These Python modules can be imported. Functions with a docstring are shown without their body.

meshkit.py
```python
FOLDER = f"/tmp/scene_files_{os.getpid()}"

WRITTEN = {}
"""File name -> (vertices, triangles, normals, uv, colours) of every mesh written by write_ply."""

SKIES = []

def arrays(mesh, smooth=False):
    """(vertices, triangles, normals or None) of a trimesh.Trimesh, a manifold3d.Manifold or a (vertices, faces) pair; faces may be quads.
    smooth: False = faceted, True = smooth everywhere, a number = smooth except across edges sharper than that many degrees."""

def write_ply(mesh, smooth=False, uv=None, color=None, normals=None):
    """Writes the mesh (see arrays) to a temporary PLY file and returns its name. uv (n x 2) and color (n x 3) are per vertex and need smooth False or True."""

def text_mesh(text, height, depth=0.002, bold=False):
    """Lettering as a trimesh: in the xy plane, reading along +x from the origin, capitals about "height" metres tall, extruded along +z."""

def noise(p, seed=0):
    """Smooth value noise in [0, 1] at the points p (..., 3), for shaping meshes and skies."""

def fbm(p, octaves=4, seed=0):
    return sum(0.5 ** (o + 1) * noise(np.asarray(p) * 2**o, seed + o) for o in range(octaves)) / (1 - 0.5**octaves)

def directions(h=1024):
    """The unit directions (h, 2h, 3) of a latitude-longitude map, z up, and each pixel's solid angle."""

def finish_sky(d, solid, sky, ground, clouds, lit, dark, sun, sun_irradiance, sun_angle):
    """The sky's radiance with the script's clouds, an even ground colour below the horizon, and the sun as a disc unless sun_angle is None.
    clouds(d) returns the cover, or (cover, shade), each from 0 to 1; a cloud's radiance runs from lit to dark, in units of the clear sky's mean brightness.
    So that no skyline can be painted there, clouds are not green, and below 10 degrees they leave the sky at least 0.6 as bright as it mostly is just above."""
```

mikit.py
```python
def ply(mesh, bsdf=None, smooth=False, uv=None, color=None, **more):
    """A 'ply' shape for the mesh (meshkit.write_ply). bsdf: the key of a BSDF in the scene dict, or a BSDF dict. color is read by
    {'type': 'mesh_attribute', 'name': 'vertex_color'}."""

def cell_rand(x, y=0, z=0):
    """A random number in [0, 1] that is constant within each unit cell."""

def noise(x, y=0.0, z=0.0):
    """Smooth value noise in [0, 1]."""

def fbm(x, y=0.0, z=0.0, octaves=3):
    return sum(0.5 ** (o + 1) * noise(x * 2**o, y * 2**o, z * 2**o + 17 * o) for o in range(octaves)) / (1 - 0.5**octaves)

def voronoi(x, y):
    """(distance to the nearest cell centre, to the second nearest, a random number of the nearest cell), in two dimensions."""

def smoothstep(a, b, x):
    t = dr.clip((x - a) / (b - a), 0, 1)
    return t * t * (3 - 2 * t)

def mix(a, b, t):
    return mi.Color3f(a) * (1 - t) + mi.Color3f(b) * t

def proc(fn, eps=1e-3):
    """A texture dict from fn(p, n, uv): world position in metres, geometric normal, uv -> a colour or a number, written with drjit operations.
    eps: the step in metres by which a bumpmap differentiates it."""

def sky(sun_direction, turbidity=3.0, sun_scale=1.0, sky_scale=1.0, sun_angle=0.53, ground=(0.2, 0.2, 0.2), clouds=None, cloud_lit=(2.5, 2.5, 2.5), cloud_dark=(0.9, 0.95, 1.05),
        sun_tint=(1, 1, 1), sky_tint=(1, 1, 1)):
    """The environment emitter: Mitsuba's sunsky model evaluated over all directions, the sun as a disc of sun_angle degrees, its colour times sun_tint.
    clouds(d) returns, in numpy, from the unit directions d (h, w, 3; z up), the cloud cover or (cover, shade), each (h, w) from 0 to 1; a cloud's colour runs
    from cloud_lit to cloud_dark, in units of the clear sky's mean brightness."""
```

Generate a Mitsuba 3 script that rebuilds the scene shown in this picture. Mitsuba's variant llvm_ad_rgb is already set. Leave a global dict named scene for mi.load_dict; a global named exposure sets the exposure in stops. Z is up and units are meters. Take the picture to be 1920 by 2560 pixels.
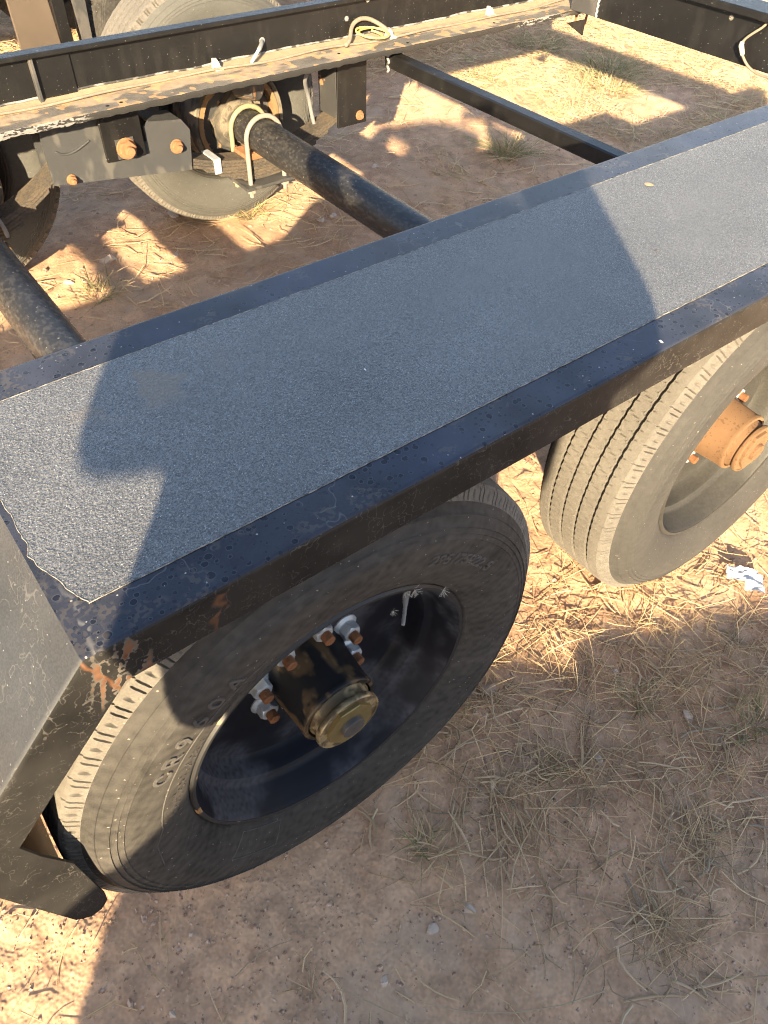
import math, random
import numpy as np, trimesh, drjit as dr, mitsuba as mi
import manifold3d as m3
from shapely.geometry import Polygon, LineString
import mikit, meshkit
from mikit import noise, fbm, voronoi, smoothstep, mix, proc, cell_rand

T = mi.ScalarTransform4f
rng = np.random.default_rng(7)
random.seed(7)
scene, labels = {}, {}

# ------------------------------------------------------------------ camera, sky, exposure
CAM = np.array([-0.3610, -0.5666, 1.7719])
RIGHT = np.array([0.79681, -0.60374, 0.02418])
DOWN = np.array([-0.43205, -0.59728, -0.67572])
FWD = np.array([0.42240, 0.52798, -0.73676])
SUN = np.array([-1.98, -2.05, 1.0])
scene['camera'] = {'type': 'perspective', 'fov': 54.56, 'fov_axis': 'x', 'near_clip': 0.02, 'far_clip': 2000.0,
                   'to_world': T().look_at(origin=CAM.tolist(), target=(CAM + FWD).tolist(), up=(-DOWN).tolist())}
scene['sky'] = mikit.sky(SUN, turbidity=3.0, sun_scale=1.55, sky_scale=1.30, sun_angle=0.6, sun_tint=(0.90, 0.98, 1.12),
                         sky_tint=(1.22, 1.02, 0.97), ground=(0.30, 0.24, 0.18))
exposure = 3.58

# ------------------------------------------------------------------ helpers
counts = {}
def num(key):
    n = counts.get(key, 0)
    counts[key] = n + 1
    return key if n == 0 else '%s_%03d' % (key, n)

def add(key, mesh, bsdf, smooth=False, to_world=None, label=None, category=None, group=None, kind=None, **kw):
    key = num(key)
    d = mikit.ply(mesh, bsdf, smooth=smooth, **kw)
    if to_world is not None:
        d['to_world'] = to_world
    scene[key] = d
    e = {k: v for k, v in dict(label=label, category=category, group=group, kind=kind).items() if v}
    if e:
        labels[key] = e
    return key

def reuse(key, src, to_world, bsdf=None):
    key = num(key)
    d = dict(scene[src])
    d['to_world'] = to_world
    if bsdf:
        d['bsdf'] = {'type': 'ref', 'id': bsdf}
    scene[key] = d
    return key

def hull(pts):
    m = m3.Manifold.hull_points(np.asarray(pts, float))
    a = m.to_mesh()
    return trimesh.Trimesh(a.vert_properties[:, :3], a.tri_verts, process=False)

def rbox(x0, x1, y0, y1, z0, z1, b=0.002):
    b = min(b, abs(x1 - x0) * .4, abs(y1 - y0) * .4, abs(z1 - z0) * .4)
    pts = []
    for x, sx in ((x0, 1), (x1, -1)):
        for y, sy in ((y0, 1), (y1, -1)):
            for z, sz in ((z0, 1), (z1, -1)):
                pts += [(x, y + sy * b, z + sz * b), (x + sx * b, y, z + sz * b), (x + sx * b, y + sy * b, z)]
    return hull(pts)

def cat(*ms):
    return trimesh.util.concatenate(list(ms))

def rev(prof, n=64):
    """closed profile [(r, y)] revolved about the y axis."""
    p = np.asarray(prof, float)
    m = len(p)
    a = np.linspace(0, 2 * np.pi, n, endpoint=False)
    V = np.stack([p[:, 0][:, None] * np.cos(a), np.repeat(p[:, 1][:, None], n, 1), p[:, 0][:, None] * np.sin(a)], -1).reshape(-1, 3)
    F = []
    for i in range(m):
        j = (i + 1) % m
        k = np.arange(n); k2 = (k + 1) % n
        F += [np.c_[i * n + k, j * n + k, j * n + k2], np.c_[i * n + k, j * n + k2, i * n + k2]]
    t = trimesh.Trimesh(V, np.vstack(F), process=False)
    area = np.sum(p[:, 0] * np.roll(p[:, 1], -1) - np.roll(p[:, 0], -1) * p[:, 1])
    if area > 0:
        t.invert()
    t.update_faces(t.area_faces > 1e-12)
    return t

def tube(pts, r, n=10, closed=False):
    p = np.asarray(pts, float)
    m = len(p)
    r = np.broadcast_to(r, m)
    t = np.gradient(p, axis=0) if not closed else np.roll(p, -1, 0) - np.roll(p, 1, 0)
    t /= np.linalg.norm(t, axis=1, keepdims=True)
    u = np.cross(t[0], [0.3, 0.2, 0.9]); u /= np.linalg.norm(u)
    V = []
    a = np.linspace(0, 2 * np.pi, n, endpoint=False)
    for i in range(m):
        u = u - t[i] * (u @ t[i]); u /= np.linalg.norm(u)
        v = np.cross(t[i], u)
        V.append(p[i] + r[i] * (np.cos(a)[:, None] * u + np.sin(a)[:, None] * v))
    V = np.vstack(V)
    F = []
    k = np.arange(n); k2 = (k + 1) % n
    for i in range(m if closed else m - 1):
        j = (i + 1) % m
        F += [np.c_[i * n + k, i * n + k2, j * n + k2], np.c_[i * n + k, j * n + k2, j * n + k]]
    if not closed:
        V = np.vstack([V, p[0], p[-1]])
        F += [np.c_[k2, k, np.full(n, m * n)], np.c_[(m - 1) * n + k, (m - 1) * n + k2, np.full(n, m * n + 1)]]
    return trimesh.Trimesh(V, np.vstack(F), process=False)

def spline(pts, n=24):
    from scipy.interpolate import CubicSpline
    p = np.asarray(pts, float)
    s = np.r_[0, np.cumsum(np.linalg.norm(np.diff(p, axis=0), axis=1))]
    return CubicSpline(s, p)(np.linspace(0, s[-1], n))

def extrude_xz(poly, y0, y1):
    """polygon in x, z extruded from y0 to y1."""
    pg = Polygon(poly)
    e = trimesh.creation.extrude_polygon(pg, abs(y1 - y0), engine='earcut')
    v = e.vertices.copy()
    e.vertices = np.c_[v[:, 0], max(y0, y1) - v[:, 2], v[:, 1]]
    return e

def cyl_y(x, z, y0, y1, r, n=20, b=0.002):
    a = np.linspace(0, 2 * np.pi, n, endpoint=False)
    pts = []
    for y, s in ((min(y0, y1), 1), (max(y0, y1), -1)):
        pts += [(x + r * math.cos(t), y + s * b, z + r * math.sin(t)) for t in a]
        pts += [(x + (r - b) * math.cos(t), y, z + (r - b) * math.sin(t)) for t in a]
    return hull(pts)

def hexbolt(x, z, y, r=0.026, h=0.02, stud=0.013, out=0.018):
    """bolt head seen from -y, standing on the plane y."""
    rot = rng.uniform(0, 1)
    a = np.linspace(0, 2 * np.pi, 6, endpoint=False) + rot
    pts = [(x + r * math.cos(t), y, z + r * math.sin(t)) for t in a] + [(x + r * math.cos(t), y - h + .004, z + r * math.sin(t)) for t in a]
    pts += [(x + r * .86 * math.cos(t), y - h, z + r * .86 * math.sin(t)) for t in np.linspace(0, 2 * np.pi, 18)]
    return cat(hull(pts), cyl_y(x, z, y - h - out, y - h + .001, stud, 16), cyl_y(x, z, y - .005, y + .001, r * 1.15, 18))

def mirror_y(mesh, yc):
    m = mesh.copy()
    m.vertices[:, 1] = 2 * yc - m.vertices[:, 1]
    m.invert()
    return m

# ------------------------------------------------------------------ materials
C3 = mi.Color3f
def pmat(key, fn, rough=0.5, metallic=0.0, spec=0.5, bump=None, bscale=1.0, eps=1e-3, two=True, **kw):
    col = proc(fn) if callable(fn) else {'type': 'rgb', 'value': list(fn)}
    r = proc(rough) if callable(rough) else float(rough)
    b = {'type': 'principled', 'base_color': col, 'roughness': r, 'metallic': float(metallic), 'specular': float(spec), **kw}
    if bump is not None:
        b = {'type': 'bumpmap', 'arbitrary': proc(bump, eps=eps), 'scale': float(bscale), 'bsdf': b}
    if two:
        b = {'type': 'twosided', 'bsdf': b}
    scene[key] = b

def curls(a, b, s, seed=0.0):
    """thin curly scuff marks: short pieces of a noise contour."""
    n1 = noise(a * s, b * s, seed) + 0.35 * noise(a * s * 2.3, b * s * 2.3, seed + 3)
    line = 1 - smoothstep(0.0, 0.035, dr.abs(n1 - 0.68))
    return line * smoothstep(0.52, 0.62, noise(a * s * 0.45, b * s * 0.45, seed + 9))

def dots(a, b, s, share, r):
    """small round specks: a share of the cells of size 1 / s hold one of radius up to r cells."""
    f, _, w = voronoi(a * s, b * s)
    w2 = dr.abs(w * 11.7 - dr.floor(w * 11.7))
    q = r * (0.35 + 0.65 * w2)
    return dr.select(w < share, 1.0, 0.0) * (1 - smoothstep(q * 0.6, q, f))

def spots(x, y, s, seed):
    """dried water spots: (inside, rim)."""
    f, _, w = voronoi(x * s + seed, y * s - seed)
    w2 = dr.abs(w * 7.3 - dr.floor(w * 7.3))
    wob = 0.10 * (noise(x * s * 4, y * s * 4, seed) - 0.5)
    r = 0.10 + 0.22 * w2
    on = dr.select(w > 0.45, 1.0, 0.0)
    d = f + wob
    return on * (1 - smoothstep(r - 0.06, r, d)), on * (1 - smoothstep(0.0, 0.045, dr.abs(d - r)))

def fender_paint(p, n, uv):
    x, y = p.x, p.y
    in1, rim1 = spots(x, y, 54.0, 3.0)
    in2, rim2 = spots(x, y, 95.0, 11.0)
    patch = smoothstep(0.22, 0.42, noise(x * 9, y * 9, 5.0))
    in1, rim1, in2, rim2 = in1 * patch, rim1 * patch, in2 * patch * 0.8, rim2 * patch * 0.6
    film = 0.018 + 0.046 * fbm(x * 14, y * 14, 2.0, octaves=4) + 0.006 * noise(x * 500, y * 500)
    c = mix((0.72, 0.86, 1.38), (0.92, 0.96, 1.18), noise(x * 6, y * 6, 1.0)) * film
    c = mix(c, C3(0.004, 0.005, 0.009), dr.minimum(in1 * 0.60 + in2 * 0.5, 1.0))
    c = mix(c, C3(0.085, 0.09, 0.105), dr.minimum(rim1 * 0.60 + rim2 * 0.4, 1.0))
    c = mix(c, C3(0.13, 0.125, 0.12), 0.6 * curls(x, y, 34.0, 2.0) * smoothstep(0.55, 0.7, noise(x * 5, y * 5, 8.0)))
    w = (1 - smoothstep(0.0, 0.006, dr.abs(x + 0.333 + 0.006 * (noise(y * 60, 3.0) - 0.5) * 2))) * (1 - smoothstep(0.02, 0.14, y)) * dr.select(p.z > 1.0, 1.0, 0.0)
    c = mix(c, C3(0.17, 0.165, 0.16), 0.8 * w * smoothstep(0.3, 0.5, noise(x * 160, y * 160)))
    dust = smoothstep(0.62, 0.72, fbm(x * 20, y * 20, 6.0)) * smoothstep(0.5, 0.6, noise(x * 240, y * 240))
    c = mix(c, C3(0.12, 0.10, 0.08), 0.35 * dust)
    return mix(c, C3(0.4, 0.38, 0.35), 0.8 * dots(x, y, 70.0, 0.10, 0.13))
pmat('fender_paint', fender_paint, rough=0.34, spec=0.28)

def slope_paint(p, n, uv):
    a, b = p.y, p.z * 1.4 + p.x * 0.3
    film = 0.030 + 0.020 * fbm(a * 12, b * 12, 2.0) + 0.012 * noise(a * 420, b * 420, 1.0)
    c = mix((0.94, 1.0, 1.12), (0.98, 1.0, 1.05), noise(a * 5, b * 5)) * film
    c = mix(c, C3(0.13, 0.127, 0.125), 0.5 * curls(a, b, 42.0, 1.0))
    c = mix(c, C3(0.13, 0.125, 0.12), 0.45 * curls(a, b, 75.0, 5.0))
    return mix(c, C3(0.32, 0.31, 0.30), 0.5 * dots(a, b, 75.0, 0.10, 0.13))
pmat('slope_paint', slope_paint, rough=0.40, spec=0.35)

def skirt_paint(p, n, uv):
    a, b = p.x, p.z
    c = C3(0.010, 0.0098, 0.0097) + C3(0.021, 0.0195, 0.0180) * fbm(a * 18, b * 18, 1.0)
    c = mix(c, C3(0.11, 0.103, 0.094), 0.55 * curls(a, b, 75.0, 2.0))
    c = mix(c, C3(0.085, 0.08, 0.073), 0.5 * curls(a, b, 120.0, 6.0))
    c = mix(c, C3(0.10, 0.09, 0.075), 0.7 * dots(a, b, 90.0, 0.2, 0.13))
    # rust where the paint is scraped off beside the bent front corner
    u = a + 0.30; v = b - 0.985
    st = noise((u * 0.45 + v) * 26, (u - v * 0.28) * 150, 3.0) * 0.75 + 0.25 * noise(a * 260, b * 260)
    zone = (1 - smoothstep(0.015, 0.058, dr.abs(u + 0.016))) * (1 - smoothstep(0.03, 0.075, dr.abs(v)))
    zone2 = (1 - smoothstep(0.002, 0.012, dr.abs(a + 0.185 - 0.35 * (b - 0.99) - 0.02 * (noise(b * 70, 4.0) - 0.5)))) * 0.8
    seam = 1 - smoothstep(0.0, 0.0045, dr.abs((a + 0.352) - (1.030 - b) * 0.33 + 0.004 * (noise(b * 90, 2.0) - 0.5)))
    seam = seam * smoothstep(0.90, 0.93, b)
    k = smoothstep(0.56, 0.62, st * (0.55 + 0.45 * zone)) * zone
    grey = smoothstep(0.47, 0.53, st * (0.55 + 0.45 * zone)) * zone
    c = mix(c, C3(0.13, 0.12, 0.105), 0.85 * grey)
    rust = mix((0.10, 0.045, 0.024), (0.18, 0.092, 0.05), noise(a * 140, b * 140, 5.0))
    c = mix(c, rust, dr.maximum(k * 0.95, seam * 0.9))
    k2 = smoothstep(0.5, 0.6, noise((a * 0.5 + b) * 40, (a - b * 0.4) * 130, 8.0)) * zone2
    return mix(c, rust * 0.8, 0.8 * k2)
pmat('skirt_paint', skirt_paint, rough=0.40, spec=0.16, bump=lambda p, n, uv: noise(p.x * 180, p.z * 180), bscale=0.0002)

def grit(p, n, uv):
    x, y = p.x, p.y
    g = noise(x * 520, y * 520, 2.0) * 0.30 + noise(x * 850, y * 850) * 0.40 + noise(x * 1500, y * 1500, 4.0) * 0.30
    c = 0.060 + 0.100 * smoothstep(0.30, 0.70, g)
    sparkle = dots(x, y, 420.0, 0.10, 0.40)
    cc = C3(0.98, 1.0, 1.03) * (c * (0.80 + 0.40 * fbm(x * 6, y * 6, 3.0, octaves=4)) + 0.26 * sparkle)
    smear = smoothstep(0.5, 0.62, fbm(x * 16, y * 16 + x * 5, 5.0)) * (1 - smoothstep(0.06, 0.13, dr.sqrt(dr.square((x + 0.075) * 0.8) + dr.square((y - 0.40) * 1.4))))
    return mix(cc, C3(0.16, 0.135, 0.11), 0.7 * smear)
pmat('grit_mat', grit, rough=0.5, spec=0.6, bump=lambda p, n, uv: noise(p.x * 520, p.y * 520) , bscale=0.0006, eps=5e-4)

def black_steel(p, n, uv):
    a = p.x + 0.6 * p.y; b = p.z + 0.25 * p.y
    c = C3(0.005, 0.005, 0.0053) + C3(0.006, 0.0057, 0.0054) * fbm(a * 9, b * 14, 3.0)
    streak = smoothstep(0.5, 0.8, fbm(a * 31, b * 9, 2.0))
    c = mix(c, C3(0.03, 0.0285, 0.0265), 0.22 * streak)
    return mix(c, C3(0.26, 0.24, 0.21), 0.7 * dots(a, b, 62.0, 0.22, 0.11) * smoothstep(0.35, 0.55, noise(a * 6, b * 6)))
pmat('black_steel', black_steel, rough=0.42, spec=0.5)

def grey_steel(p, n, uv):
    a = p.x + 0.5 * p.y; b = p.z
    c = C3(0.035, 0.035, 0.036) + C3(0.03, 0.029, 0.027) * fbm(a * 12, b * 12, 3.0)
    c = mix(c, C3(0.11, 0.10, 0.09), 0.5 * smoothstep(0.55, 0.7, fbm(a * 22, b * 10, 7.0)))
    rust = smoothstep(0.66, 0.74, fbm(a * 26, b * 26, 11.0))
    return mix(c, C3(0.38, 0.20, 0.09), 0.7 * rust)
pmat('grey_steel', grey_steel, rough=0.55, spec=0.4)

def dusty_flange(p, n, uv):
    x, y = p.x, p.y
    g = 0.060 + 0.060 * fbm(x * 11, y * 26, 3.0) + 0.04 * noise(x * 260, y * 260)
    c = C3(1.0, 0.91, 0.79) * g
    tan = smoothstep(0.50, 0.66, fbm(x * 7, y * 20, 8.0) + 0.30 * smoothstep(-0.05, 0.09, y - 2.30 - 0.03 * noise(x * 9, 1.0)))
    c = mix(c, mix((0.26, 0.195, 0.13), (0.33, 0.255, 0.175), noise(x * 60, y * 60)), 0.8 * tan)
    hole = smoothstep(0.70, 0.74, noise(x * 36, y * 36, 5.0))
    return mix(c, C3(0.48, 0.27, 0.12), 0.5 * hole)
pmat('dusty_flange', dusty_flange, rough=0.85, spec=0.2, bump=lambda p, n, uv: fbm(p.x * 40, p.y * 40), bscale=0.004)

def scraped(p, n, uv):
    k = smoothstep(0.45, 0.55, noise(p.x * 30, p.z * 220, 2.0) * 0.6 + 0.4 * noise(p.x * 160, p.z * 300))
    k = k * smoothstep(0.45, 0.66, noise(p.x * 3, 7.0))
    return mix((0.028, 0.027, 0.026), (0.20, 0.195, 0.19), k)
pmat('scraped_edge', scraped, rough=0.5)

def rubber(dust, dark=(0.008, 0.008, 0.0085), tan=(0.33, 0.265, 0.185), seed=0.0):
    def fn(p, n, uv):
        x, y, z = p.x, p.y, p.z
        f = fbm(x * 8 + seed, y * 8, z * 8 + seed)
        g = noise(x * 90, y * 90, z * 90 + seed)
        fine = noise(x * 420, y * 420, z * 420)
        k = dr.clip(dust + 0.22 * (f - 0.5) + 0.14 * (g - 0.5) + 0.25 * (fine - 0.5) * dust, 0.02, 0.96)
        c = mix(dark, tan, k)
        return mix(c, C3(0.30, 0.26, 0.20), 0.6 * dots(x + 0.4 * y, z + 0.6 * y, 65.0, 0.18, 0.12))
    return fn
pmat('tyre_dark', rubber(0.20, tan=(0.22, 0.203, 0.182), seed=1.0), rough=0.75, spec=0.14)
pmat('tread_tan', rubber(0.74, tan=(0.172, 0.158, 0.138), seed=2.0), rough=0.85, spec=0.2)
pmat('tyre_grey', rubber(0.55, tan=(0.086, 0.082, 0.077), seed=3.0), rough=0.75, spec=0.25)
pmat('tyre_pale', rubber(0.82, tan=(0.102, 0.101, 0.093), seed=4.0), rough=0.85, spec=0.2)
pmat('groove_black', (0.012, 0.012, 0.012), rough=0.8, spec=0.2)

def rim_paint(p, n, uv):
    x, y, z = p.x, p.y, p.z
    c = C3(0.004, 0.005, 0.009) + C3(0.003, 0.0035, 0.006) * fbm(x * 10, y * 10, z * 10)
    d = smoothstep(0.40, 0.66, fbm(x * 9, y * 14, z * 9 + 2)) * (0.35 + 0.65 * noise(x * 130, y * 130, z * 130))
    return mix(c, C3(0.068, 0.072, 0.086), 0.9 * d)
pmat('rim_paint', rim_paint, rough=0.58, spec=0.28)
def rim_dusty(p, n, uv):
    x, y, z = p.x, p.y, p.z
    g = 0.022 + 0.026 * fbm(x * 12, y * 16, z * 12) + 0.010 * noise(x * 220, y * 220, z * 220)
    return C3(1.0, 0.95, 0.85) * g
pmat('rim_dusty', rim_dusty, rough=0.6, spec=0.4)
def rim_lip(p, n, uv):
    r = smoothstep(0.74, 0.80, fbm(p.x * 17, p.y * 17, p.z * 17))
    return mix((0.020, 0.020, 0.021), (0.42, 0.23, 0.10), 0.8 * r)
pmat('rim_lip', rim_lip, rough=0.5)

def hub_black(p, n, uv):
    x, y, z = p.x, p.y, p.z
    r = smoothstep(0.58, 0.74, fbm(x * 24, y * 20, z * 24) + 0.34 * smoothstep(0.055, 0.005, y + 0.03 * noise(x * 40, z * 40)) * noise(x * 90, y * 90, z * 90))
    c = mix((0.008, 0.0085, 0.010), (0.085, 0.055, 0.028), r)
    return mix(c, C3(0.17, 0.11, 0.05), 0.45 * smoothstep(0.62, 0.72, noise(x * 120, y * 120, z * 120)) * r)
pmat('hub_black', hub_black, rough=0.5, spec=0.45)
def hub_rust(p, n, uv):
    x, y, z = p.x, p.y, p.z
    c = mix((0.145, 0.082, 0.044), (0.19, 0.115, 0.064), fbm(x * 16, y * 16, z * 16))
    return mix(c, C3(0.10, 0.055, 0.03), 0.7 * smoothstep(0.74, 0.80, noise(x * 190, y * 190, z * 190)))
pmat('hub_rust', hub_rust, rough=0.85, spec=0.15)
pmat('cap_amber', lambda p, n, uv: mix((0.15, 0.115, 0.045), (0.24, 0.18, 0.075), fbm(p.x * 40, p.y * 40, p.z * 40)), rough=0.30, spec=0.6, metallic=0.45)
pmat('cap_ring', lambda p, n, uv: mix((0.13, 0.10, 0.06), (0.40, 0.31, 0.17), smoothstep(0.4, 0.65, fbm(p.x * 50, p.y * 50, p.z * 50))), rough=0.4, metallic=0.4)
pmat('galvanised', lambda p, n, uv: C3(0.50, 0.54, 0.57) * (0.75 + 0.35 * fbm(p.x * 60, p.y * 60, p.z * 60)), rough=0.42, spec=0.5, metallic=0.35)
pmat('plug_grey', lambda p, n, uv: C3(0.055, 0.052, 0.05) * (0.7 + 0.6 * fbm(p.x * 60, p.y * 60, p.z * 60)), rough=0.5)
pmat('stud_rust', lambda p, n, uv: mix((0.10, 0.045, 0.025), (0.26, 0.12, 0.055), fbm(p.x * 120, p.y * 120, p.z * 120)), rough=0.8, spec=0.2, bump=lambda p, n, uv: noise(p.x * 700, p.y * 700, p.z * 700), bscale=0.0006)
pmat('bolt_rust', lambda p, n, uv: mix((0.20, 0.095, 0.048), (0.30, 0.16, 0.085), fbm(p.x * 60, p.y * 60, p.z * 60)), rough=0.85, spec=0.15)

def axle_paint(p, n, uv):
    x, y, z = p.x, p.y, p.z
    c = C3(0.012, 0.012, 0.0135) + C3(0.014, 0.0135, 0.013) * fbm(y * 12, x * 20, z * 20)
    d = smoothstep(0.44, 0.74, 0.25 * fbm(y * 5, x * 14, z * 14) + 0.75 * fbm(y * 80, x * 110, z * 110) + dr.select(x < 0.5, 0.05, 0.0))
    c = mix(c, C3(0.065, 0.061, 0.055), 0.55 * d)
    return mix(c, C3(0.25, 0.21, 0.16), 0.6 * dots(y, x + z, 40.0, 0.15, 0.16))
pmat('axle_paint', axle_paint, rough=0.40, spec=0.5)

def leaf_mat(p, n, uv):
    k = 0.5 * fbm(p.x * 8, p.y * 14, p.z * 30) + 0.5 * noise(p.x * 160, p.y * 160, p.z * 160)
    return mix((0.055, 0.051, 0.046), (0.11, 0.086, 0.062), smoothstep(0.25, 0.75, k))
pmat('leaf_steel', leaf_mat, rough=0.8, spec=0.2)
pmat('drum_iron', lambda p, n, uv: mix((0.06, 0.056, 0.05), (0.17, 0.145, 0.11), smoothstep(0.35, 0.65, fbm(p.x * 16, p.y * 30, p.z * 16))), rough=0.8, spec=0.25)
pmat('drum_rust', lambda p, n, uv: mix((0.20, 0.12, 0.06), (0.28, 0.18, 0.10), fbm(p.x * 30, p.y * 30, p.z * 30)), rough=0.85, spec=0.15)
pmat('ubolt_yellow', lambda p, n, uv: mix((0.23, 0.205, 0.10), (0.27, 0.245, 0.155), fbm(p.x * 30, p.y * 30, p.z * 30)), rough=0.6)
pmat('ubolt_cream', lambda p, n, uv: mix((0.20, 0.18, 0.15), (0.25, 0.23, 0.195), fbm(p.x * 30, p.y * 30, p.z * 30)), rough=0.65)
pmat('cable_tan', lambda p, n, uv: mix((0.15, 0.12, 0.09), (0.26, 0.215, 0.16), fbm(p.x * 40, p.y * 40, p.z * 40)), rough=0.7)
pmat('cable_yellow', (0.62, 0.47, 0.13), rough=0.5)
pmat('cable_grey', (0.20, 0.20, 0.20), rough=0.5)
pmat('plastic_white', (0.38, 0.36, 0.31), rough=0.6)
pmat('wire_blue', (0.42, 0.60, 0.66), rough=0.5)
pmat('paper', lambda p, n, uv: C3(0.62, 0.63, 0.66) * (0.80 + 0.2 * fbm(p.x * 40, p.y * 40, p.z * 40)), rough=0.7)
pmat('brown_flap', lambda p, n, uv: mix((0.06, 0.046, 0.035), (0.115, 0.086, 0.062), fbm(p.x * 6, p.y * 6, p.z * 6)), rough=0.8)

def dirt(p, n, uv):
    x, y = p.x, p.y
    a = fbm(x * 1.7, y * 1.7, 1.0, octaves=4)
    b = fbm(x * 22, y * 22, 4.0, octaves=4)
    f = noise(x * 190, y * 190, 2.0)
    c = mix((0.45, 0.275, 0.175), (0.62, 0.40, 0.25), smoothstep(0.28, 0.72, 0.55 * a + 0.45 * b))
    c = c * (0.80 + 0.26 * f + 0.2 * (b - 0.5))
    g = smoothstep(0.56, 0.70, fbm(x * 6, y * 6, 9.0, octaves=4))
    c = mix(c, C3(0.52, 0.37, 0.255), 0.5 * g)
    c = mix(c, C3(0.56, 0.46, 0.37), 0.7 * dots(x, y, 60.0, 0.22, 0.16))
    return mix(c, C3(0.20, 0.14, 0.10), 0.5 * dots(x + 0.3, y - 0.2, 70.0, 0.12, 0.26))
def dirt_bump(p, n, uv):
    return fbm(p.x * 26, p.y * 26, 3.0, octaves=3) * 0.7 + 0.3 * noise(p.x * 170, p.y * 170)
pmat('dirt', dirt, rough=0.95, spec=0.1, bump=dirt_bump, bscale=0.0055, eps=2e-3)
pmat('stone_pale', lambda p, n, uv: mix((0.40, 0.31, 0.24), (0.64, 0.53, 0.43), fbm(p.x * 60, p.y * 60, p.z * 60)), rough=0.9, spec=0.2)
pmat('stone_brown', lambda p, n, uv: mix((0.26, 0.185, 0.14), (0.40, 0.30, 0.225), fbm(p.x * 50, p.y * 50, p.z * 50)), rough=0.95, spec=0.1)
scene['straw'] = {'type': 'twosided', 'bsdf': {'type': 'diffuse', 'reflectance': {'type': 'mesh_attribute', 'name': 'vertex_color'}}}
def hay(p, n, uv):
    return mix((0.34, 0.25, 0.12), (0.52, 0.41, 0.22), noise(p.x * 90, p.y * 90, p.z * 40))
pmat('hay', hay, rough=0.95, spec=0.1, bump=lambda p, n, uv: noise(p.x * 120, p.y * 120, p.z * 50), bscale=0.01)
pmat('twine', (0.30, 0.12, 0.06), rough=0.8)
pmat('jacket', lambda p, n, uv: C3(0.06, 0.07, 0.09) * (0.8 + 0.4 * fbm(p.x * 40, p.y * 40, p.z * 40)), rough=0.85, spec=0.2)
pmat('denim', lambda p, n, uv: C3(0.07, 0.10, 0.17) * (0.75 + 0.5 * noise(p.x * 300, p.y * 300, p.z * 300)), rough=0.9, spec=0.1)
pmat('skin', (0.46, 0.28, 0.20), rough=0.5, spec=0.4)
pmat('leather', (0.09, 0.055, 0.03), rough=0.6)
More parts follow.
